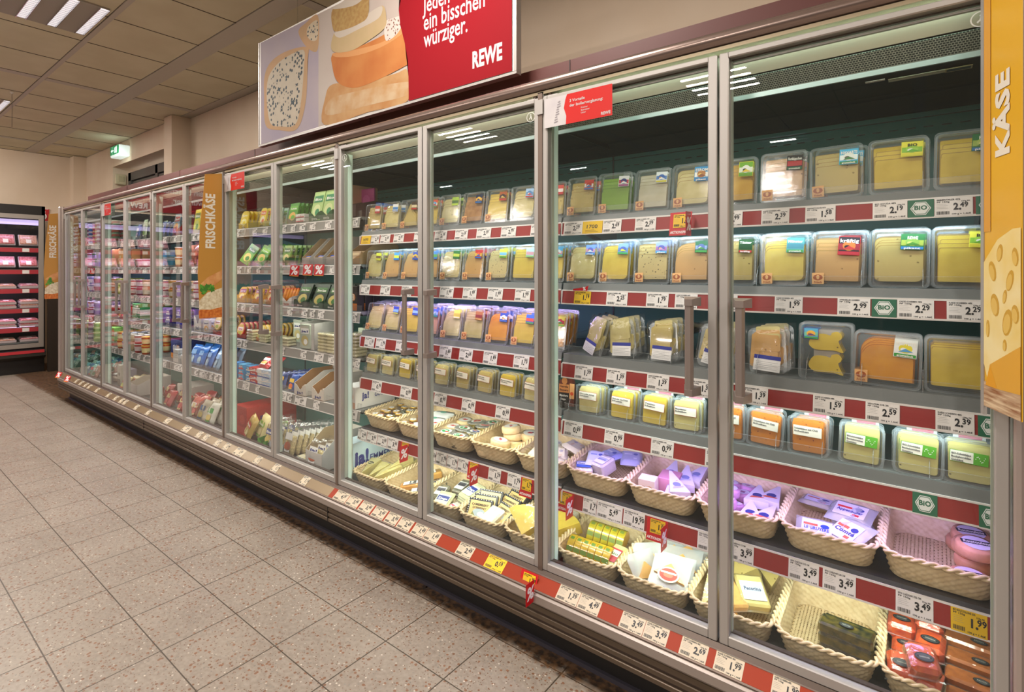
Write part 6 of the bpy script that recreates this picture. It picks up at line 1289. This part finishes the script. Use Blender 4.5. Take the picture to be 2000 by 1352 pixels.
cups(4, 2, (214, 226, 238), [('e8d8e8', 'd8b0c8', 'a89ad0', 'lilac'), ('e89a58', 'e8dcd0', 'f0d8a0', 'orange'), ('d8e070', 'b8d060', 'e8e8a0', 'lime')], 3, .042, .075, 2)
cups(4, 2, (252, 264, 277, 290), [('e0b088', 'd8a078', 'f0e0c8', 'tan'), ('c83038', 'e8e0dc', 'f0d8d0', 'red'), ('c84a78', 'd8b0c0', 'f0e0e8', 'magenta')], 3, .042, .07, 2)
cups(4, 3, (214, 226), [('e4e0d8', 'ece8e0', 'c83a38', 'white')], 3, .05, .06, 2)
for k in range(3): row(4, 3, 'green_crate', boxx(.19, .16, .055, ('2e8a4a', 'e8e0d8')[k % 2], ('e8e4dc', '2e8a4a')[k % 2], 'Frisch'), 268, 2, dy=.18, z=.057*k, d='green and white flat carton', cat='carton')
row(4, 3, 'red_bag', bag(.1, .12, .04, 'd03a34', 'f0e4e0', 'e8b04a', '', 3), 238, 3, .0, .06, 0, .3, d='red bag', cat='bag')
for k in range(4): row(4, 4, 'fresh_cheese_cup', boxx(.1, .08, .045, ('dce0c8', '8ac060')[k % 2], 'e87050', ''), 222, 3, dy=.1, z=.047*k, d='white-green square tub', cat='tub')
cups(4, 4, (240, 250, 262, 274, 288), [('e06a30', 'e8b040', 'f0e0a0', 'orange'), ('8aa0c8', 'c8d0e0', 'e8e8f0', 'pale blue'), ('d8c8a8', 'e0d8c8', 'c8b088', 'cream'), ('c83a38', 'e0dcd8', 'f0e0e0', 'red')], 3, .042, .08, 2)
row(4, 5, 'tall_white_tub', boxx(.09, .09, .2, 'dcd8c8', '8a8a80', ''), 234, y=.15, d='tall white carton with dark emblem', cat='carton'); row(4, 5, 'glass_dessert_tub', jar(.05, .08, 'd8c8b0', 'd8d8d0'), 218, 2, .0, .12, y=.1, d='clear tub of desserts', cat='tub')
row(4, 5, 'printed_carton', carton(.2, .3, .1, .15, 'd8d4cc', 'c8c0b0', '', 'fff', False), 278, y=.08, d='open white carton', cat='carton'); row(4, 5, 'grated_cheese_bag', bag(.14, .14, .05, 'c8b888', 'c83a38', 'c8d070', '', 2), 255, 3, .01, .07, 0, .5, y=.09, d='green-beige bag', cat='bag'); row(4, 5, 'printed_carton', boxx(.15, .12, .1, 'c4bfd0', 'b8b4c0'), 213, y=.28, d='lilac-grey box at left', cat='carton')
# farthest bay
cups(5, 0, (166, 174, 182, 190, 198), [('e8c040', 'e8e0e8', 'c8486a', 'yellow'), ('e0d8e8', 'e8e4ec', 'a84a7a', 'lilac'), ('e8dce8', 'e8e4f0', '3a6ab8', 'blue-banded')], 3, .038, .042, 5)
cups(5, 1, (170, 180, 190, 199), [('d8c0e0', 'e0d8f0', 'a88ad8', 'violet'), ('c85a7a', 'dcd0e8', 'e8d8f0', 'pink'), ('4a8a50', 'e0d8f0', 'b8a0e0', 'green')], 3, .042, .08, 2)
cups(5, 2, (172, 183, 194), [('e8dcec', 'e0d8f0', 'c84a78', 'white-pink'), ('8a8ad8', 'e0dcf0', 'f0ecf8', 'periwinkle')], 3, .044, .08, 2)
cups(5, 3, (172, 183, 194), [('c8b8e0', 'dcd8f0', '9a70c8', 'lavender'), ('b84a60', 'd8d0e0', 'e8d8e8', 'berry')], 3, .044, .07, 2)
cups(5, 4, (170, 182, 193), [('c8d888', 'd8e8b0', '7ab048', 'lime'), ('dcd8dc', 'c8c4cc', '8a7a90', 'grey')], 3, .042, .05, 4)
for i, px in enumerate((170, 176, 182, 189, 196)): row(5, 5, 'salad_bag', bag(.09, .14, .05, ('8ab8a0', '5a9a98', '3a6a8a', '7ab0a0', 'b0806a')[i], 'c83a48' if i == 3 else 'c8dcd0', '4a7a50', '', i), px, 4, .005, .09, .01, .5, rz=.15*i-.3, y=.1, d=('mint', 'teal', 'blue', 'green-red', 'brown')[i]+' crumpled bag', cat='bag')

# ------------------------------------------------------------------ price labels (photo columns, prices as written)
for px, p, q in ((1101, '2.29', 1137), (1177, '2.69', 1213), (1240, '2.39', 1281), (1401, '1.99', 1450), (1487, '2.39', 1542), (1573, '1.58', 1632), (1705, '2.19', 1773), (1773.5, 'BIO', 1825), (1826, '2.49', 1901), (1907, 'BIO', 1962)):
    plabel(0, 0, px, p, px2=q, top={'2.19': 'BIO GOUDA 48%', '1.58': 'HAVARTI SCHB.45%', '2.49': 'EMMENTALER 45%'}.get(p, ''))
plabel(0, 0, 1137.5, '1700', px2=1176, col='y')
for px, p, q in ((1184, '2.25', 1225), (1262, '1.79', 1305), (1318, '1.79', 1362), (1396, '1.79', 1440), (1513, '1.99', 1568), (1636, '2.99', 1700), (1703, 'BIO', 1752), (1753, '2.29', 1825), (1850, '2.29', 1925)): plabel(0, 1, px, p, px2=q, top='APPENZELLER SCHEIBEN' if p == '2.99' else '')
plabel(0, 1, 1121, '1.19', px2=1153, col='y')
for px, p, q in ((1122, '1.39', 1157), (1184, '1.39', 1222), (1263, '1.39', 1306), (1346, '1.39', 1392), (1448, '1.39', 1500), (1588, '1.59', 1650), (1691, '2.59', 1758), (1828, '2.39', 1905), (1911, 'BIO', 1965)): plabel(0, 2, px, p, px2=q, top={'2.59': 'WESTLITE MA SCHB. 20%'}.get(p, ''))
for px, p, q in ((1101, '0.89', 1137), (1180, '0.99', 1218), (1271, '0.99', 1315), (1377, '0.99', 1427), (1783, 'BIO', 1832), (1913, 'BIO', 1962)): plabel(0, 3, px, p, px2=q)
for px, p, q in ((1138, '1.71', 1164), (1165, '5.49', 1215), (1217, '19.90', 1258), (1362, '3.49', 1412), (1421, '3.99', 1472), (1540, '3.49', 1600), (1607, '3.49', 1672), (1750, '3.49', 1824)): plabel(0, 4, px, p, px2=q, top='RFW CHEDDAR 52% OM')
plabel(0, 4, 1858, '1.99', px2=1930, col='y', top='BIO ROUCOULONS 55%')
for px, p, q in ((1088, '1.39', 1128), (1129, '4.49', 1170), (1211, '3.49', 1256), (1257, '3.49', 1303), (1328, '2.69', 1380), (1395, '1.99', 1451), (1507, '1.99', 1560)): plabel(0, 9, px, p, px2=q)
for px, p, q in ((724, '2.39', 740), (742, '2.39', 761), (768, '2.39', 788), (808, '2.39', 826), (848, '2.39', 872), (888, '2.69', 913), (930, '2.39', 958), (978, '2.79', 1007), (1036, '2.39', 1066)): plabel(1, 0, px, p, px2=q)
plabel(1, 0, 705, '1690', px2=723, col='y')
for px, p, q in ((704, '1.59', 721), (742, '1.59', 761), (783, '1.79', 803), (858, '1.99', 885), (903, '1.99', 930), (952, '1.99', 981), (1005, '1.99', 1035)): plabel(1, 1, px, p, px2=q)
for px, p, q in ((711, '1.19', 730), (733, '1.79', 752), (772, '1.79', 792), (815, '1.89', 836), (857, '1.89', 881), (896, '2.69', 922), (943, '1.89', 970), (1002, '1.73', 1032)): plabel(1, 2, px, p, px2=q)
for px, p, q in ((725, '0.79', 744), (781, '0.99', 803), (847, '0.99', 871), (901, '0.99', 927), (967, '0.99', 995)): plabel(1, 3, px, p, px2=q)
for px, p, q in ((698, '3.49', 715), (716, '3.99', 735), (736, '3.99', 755), (756, '3.99', 776), (832, '3.69', 850), (851, '1.79', 871), (872, '1.79', 892), (893, '1.79', 913), (953, '1.29', 977), (990, '1.79', 1016)): plabel(1, 4, px, p, px2=q)
for px, p, q in ((653, '4.29', 676), (677, '3.99', 699), (702, '3.99', 724), (727, '3.99', 750), (753, '3.99', 775), (777, '2.49', 801), (805, '1.49', 828), (829, '1.49', 855), (892, '2.49', 921)): plabel(1, 9, px, p, px2=q)
plabel(1, 9, 948, '0.59', px2=983, col='y')
for s, L_ in ((0, ((460, .05), (492, .06), (512, .06), (549, .05), (567, .05), (584, .055), (604, .055), (634, .06), (684, .06))), (1, ((458, .05), (482, .05), (500, .05), (542, .05), (643, .05), (682, .05))), (2, ((458, .05), (470, .05), (486, .06), (560, .06), (588, .06), (604, .05), (620, .055), (682, .06))), (3, ((457, .08), (474, .05), (546, .05), (586, .055), (613, .09), (640, .06), (688, .06))), (4, ((457, .05), (473, .09), (498, .05), (543, .085), (560, .05), (575, .12), (611, .06), (674, .1)))):
    for px, w_ in L_: plabel(2, s, px, R.choice(['1.19', '1.39', '1.99', '2.39', '0.99', '1.79']) if w_ < .08 else {0: '1.19', 3: '2.39' if px < 500 else '1.39', 4: {473: '1.25', 543: '2.19', 575: '0.99', 674: '0.99'}.get(px, '1.25')}[s], w_)
for px, p, w_ in ((436, '1.09', .062), (457, '1.69', .11), (496, '1.19', .062), (531, '1.19', .062), (587, '1.15', .062)): plabel(2, 9, px, p, w_)
for px, p, w_ in ((321, '1.55', .08), (356, '2.79', .1), (383, '1.19', .062), (396, '1.29', .062), (419, '1.69', .062)): plabel(3, 9, px, p, w_)
for px in (208, 222, 233, 240, 262, 285): plabel(4, 9, px, '1.29', .062)
for px in (146, 155, 164, 171, 186): plabel(5, 9, px, '0.99', .062)
for b in (3, 4, 5):
    for s in range(5):
        x = BX[b]+.05+R.random()*.05
        while x < BX[b]+BW-.08:
            px = (1805+x/1.138/(YS-CY)*342*1)/(1-x/1.138/(YS-CY)*1) if 0 else None
            y0, z0, h = rail_pos(b, s); w_ = R.choice((.05, .05, .06, .08))
            o = place(price_mesh(R.choice(('1.19', '0.89', '1.49', '1.99')), '', '', w_, round(h, 4), 'p', 1), 'price_label', None, (x, y0, z0), (PI/2-TILT, 0, 0)); LREC.append([o, b, s, '', 'p', x]); x += w_+R.choice((.004, .03, .07, .1))
RAILW = {0: 'top rail', 1: 'second rail', 2: 'third rail', 3: 'fourth rail', 4: 'fifth rail', 9: 'rail below the doors'}
from collections import defaultdict
gl_ = defaultdict(list)
for r in LREC: gl_[(r[1], r[2])].append(r)
for (b, s), L_ in gl_.items():
    L_.sort(key=lambda r: r[5])
    for i, (o, _, _, p, c, x) in enumerate(L_):
        if p == 'BIO': lab, cat = 'green organic sign', 'sign'
        else: lab, cat = ('yellow' if c == 'y' else 'white')+' price label'+(' '+p if p else ''), 'price label'
        tag(o, f'{lab}, {ORD[i+1]} card from left, {RAILW[s]}, {BN[b]}', cat, 'labels on the price rails')
# promotion tags with percent flags
promo(0, 0, 1308, '1.58', 'red AKTIONSPREIS tag under the top rail, nearest bay'); promo(0, 4, 1088, '1.51', 'red AKTIONSPREIS tag at left end of fifth rail, nearest bay'); promo(0, 4, 1263, '1.06', 'red AKTIONSPREIS tag beside the 19.90 label, nearest bay', flag=True)
promo(1, 4, 781, '1.29', 'red tag with big percent flag, fifth rail left half, second bay'); promo(1, 4, 913, '1.79', 'red tag with percent flag, middle of fifth rail, second bay'); promo(1, 4, 1015, '1.79', 'red AKTIONSPREIS tag at right end, fifth rail, second bay', flag=False)
promo(1, 9, 1012, '1.77', 'red tag with percent flag on the rail below the doors', flag=True)
MBt = MB().at(UP).poly([(0, 0), (.06, 0), (.066, .02), (.05, .014), (0, .006)], tagred_m).text('%', .042, .002, .018, P('f4ecec'), .0006, 1)
tag(MBt.build('percent_topper', None, (X(1120, YS), YS-.003, RAILS[0][1][1]+.001)), 'tiny red percent topper above the yellow 1.19 label', 'price tag')
pf = MB().at(UP).rect(-.034, -.034, .034, .034, tagred_m).rect(-.034, -.034, .034, .034, tagred_m, -.001).text('%', 0, -.022, .07, P('f4ecec'), .0006, 1, center=True, fit=.05).rect(-.03, -.034, .03, -.03, P('e8a030'), .0006).mesh('percent_card')
for px, b, s, dz, lab in ((575, 2, 1, 0, 'left one of three red percent cards, third bay'), (601, 2, 1, .006, 'middle one of three red percent cards, third bay'), (623, 2, 1, .004, 'right one of three red percent cards, third bay'), (180, 5, 1, 0, 'red percent card on second rail, farthest bay'), (166, 5, 1, 0, 'second red percent card on second rail, farthest bay'), (178, 5, 3, 0, 'red percent card on fourth rail, farthest bay')):
    tag(place(pf, 'percent_card', None, (X(px, YS-.02), YS-.02, RAILS[b][s][0]+.02+dz), (-.12, R.uniform(-.15, .15), .35)), lab, 'price tag', 'red percent cards')
for px, lab in ((115, 'red percent card at the very left cabinet corner'), (132, 'red percent card second from the left cabinet corner')):
    tag(place(pf, 'percent_card', None, (X(px, -.09), -.093, .285), (-.5, .1, .4)), lab, 'price tag', 'red percent cards')

# ------------------------------------------------------------------ meat refrigerators along the end wall
def meat_fridge(yc, width, lab, nn):
    t = thing('meat_refrigerator', lab, 'refrigerator', (-9.5, yc, 0), (0, 0, PI/2), 'meat refrigerators on the end wall')
    L_, Rr = -width/2, width/2              # local: x along the wall, -y towards the room
    blk = P('1f1b19', .4); gf = mat('fridge_frame_grey', H('a09890'), .4, .4)
    b = MB().box(L_, Rr, .0, .75, .2, .34, blk).box(L_, Rr, .7, .8, 0, 2.37, blk).box(L_, Rr, .0, .8, 2.24, 2.37, blk).box(L_, L_+.04, 0, .8, .2, 2.37, blk).box(Rr-.04, Rr, 0, .8, .2, 2.37, blk)
    b.box(L_, Rr, .04, .7, 0, .2, black_m).profx([(0, .2), (-.05, .24), (-.05, .3), (0, .33)], L_, Rr, P('2e2823')); b.build('cabinet_body', t)
    b = MB().box(L_+.02, Rr-.02, -.02, .0, 2.18, 2.24, gf).box(L_+.02, Rr-.02, -.02, 0, .36, .42, gf)
    for x in (L_+.02, -.03, Rr-.08): b.box(x, x+.06, -.02, 0, .42, 2.18, gf)
    fr = b.build('door_frame', t); MB().box(L_+.08, Rr-.08, -.012, -.0115, .42, 2.18, glass_m).build('glass', fr)
    MB().box(L_+.02, Rr-.02, -.055, -.05, .285, .325, P('b83038')).box(.3, .42, -.057, -.055, .285, .325, paper_m).build('lower_price_rail', t)
    for s, z in enumerate((1.76, 1.45, 1.18, .90, .63, .42)):
        sh = MB().box(L_+.05, Rr-.05, .08, .68, z-.0, z+.015, shelf_m).build('shelf', t)
        if z > .5: 
            r = MB().box(L_+.05, Rr-.05, .07, .078, z-.05, z+.01, P('b8303c')); 
            for q in range(int(width/.35)): r.box(L_+.15+q*.35, L_+.23+q*.35, .068, .07, z-.045, z+.005, paper_m)
            r.build('price_rail', sh)
        o = area('meat_lamp', (0, 0, 0), (0, 0, 0), width-.2, .03, .9*width, (.86, .62, 1)); o.parent = t; o.location = (0, .1, z+.24 if z < 1.7 else 2.1); o.rotation_euler = (math.radians(30), 0, 0)
    MB().box(L_+.05, Rr-.05, .06, .12, 2.1, 2.17, mat('lamp_glow_violet', H('c8b8f0'), .4, emit=.8)).build('lamp_cover', t)
    return t
pk_m = {}
def meat_pack(w, d, h, c, c2):
    k = (w, d, h, c, c2)
    if k not in pk_m:
        pk_m[k] = [('tray', MB().box(-w/2, w/2, 0, d, 0, h*.6, mat('meat_tray', H('c8b8b8'), .3)).mesh('tray')), ('meat', MB().cbox(-w/2+.008, w/2-.008, .008, d-.008, h*.5, h, mat('meat_'+c, H(c), .3, col2=H(c2), scale=40, coat=.6), .01).mesh('meat')), ('label', MB().at(T(0, d*.3, h+.002)).rect(-.03, -.03, .03, .03, paper_m).mesh('label'))]
    return pk_m[k]
MREC = []
for fi, (yc, wd, lab) in enumerate(((-.97, 2.5, 'black meat refrigerator with violet light at left edge'), (-3.5, 2.5, 'second black meat refrigerator, seen only mirrored in doors'))):
    meat_fridge(yc, wd, lab, fi)
    for s, z in enumerate((1.76, 1.45, 1.18, .90, .63, .42)):
        n = 9
        for k in range(n):
            y = yc+wd/2-.16-k*.262
            if fi == 0 and y > .3: continue
            tilt = -1.0 if s < 2 else -.15
            m = meat_pack(.22, .17, .05, ('c88a78', 'b85a5a', 'c87a80')[(k+s) % 3], ('e0b8a0', 'd89090', 'e0a8a8')[(k+s) % 3])
            for lv in range(2 if s in (3, 4) else 1):
                o = bpy.data.objects.new('meat_pack', None); COL.objects.link(o); o.empty_display_size = .01
                o.location = (-9.5-.09-(.08 if s < 2 else 0), y, z+.02+.055*lv+(.0 if s > 1 else .02)); o.rotation_euler = ((1.05 if s < 2 else .12), 0, PI/2)
                for nm, me in m: place(me, nm, o)
                MREC.append((o, fi, s, k, lv))
for o, fi, s, k, lv in MREC: tag(o, f'{"upper " if lv else ""}tray of pink meat, {ORD[k+1]} from right, {ORD[s+1]} shelf, {"left-edge" if fi == 0 else "mirrored"} meat refrigerator', 'meat pack', 'meat trays')
MB().box(-9.48, -9.42, .3, .62, 0, 2.0, P('2a221c')).build('dark_side_panel'); tag(bpy.data.objects['dark_side_panel'], 'dark brown upright panel between meat refrigerator and cabinet', 'panel')

# ------------------------------------------------------------------ labels for the goods
SH = ['top shelf', 'second shelf', 'third shelf', 'fourth shelf', 'fifth shelf', 'bay floor']
gr = defaultdict(list)
for r in REC: gr[(r[2], r[3])].append(r)
def nwords(s): return len(s.replace(',', ' ').split())
seen = {}
for (cat, wh), L_ in gr.items():
    L_.sort(key=lambda r: r[0].location.x)
    cols = []
    inb = len(wh) == 3
    for r in L_:
        x = r[0].location.x
        if not inb and cols and wh[0] > 1 and abs(x-cols[-1][-1][0].location.x) < .012: cols[-1].append(r)
        elif not inb and cols and r[4] == cols[-1][-1][4] and wh[0] < 2 and cat in ('cheese pack', 'small cheese pack', 'cheese pouch') : cols[-1].append(r)
        else: cols.append([r])
    for ci, c in enumerate(cols):
        c.sort(key=lambda r: (round(r[0].location.y, 2), -r[0].location.z))
        for ri, r in enumerate(c):
            o, d = r[0], r[1]; sh = SH[wh[1]]; bn = BN[wh[0]]
            if cat == 'basket': lab = f'{d}, {ORD[ci+1]} from left, on {sh.replace("bay floor", "floor")} of {bn}'
            elif inb: lab = f'{d}, {ORD[ci+1]+" from left, " if len(cols) > 1 else ""}{ORD[wh[2]+1]} basket of {sh}, {bn}'
            else:
                pos = '' if len(cols) == 1 and len(c) == 1 else f'{ORD[min(ci+1, 24)]} from left, '
                rw = '' if len(c) == 1 else ('frontmost, ' if ri == 0 else f'{ORD[min(ri+1, 24)]} deep, ')
                lab = f'{d}, {rw}{pos}{sh}, {bn}'
            seen.setdefault(lab, []).append(o)
            tag(o, lab, cat, f'{cat}s on the {sh} of the {bn}'.replace('boxs', 'boxes').replace('cheeses', 'cheeses'))
print('goods', len(REC), 'labels', len(LREC), 'dups', sum(len(v) > 1 for v in seen.values()), 'long', [k for k in seen if nwords(k) > 16][:5])
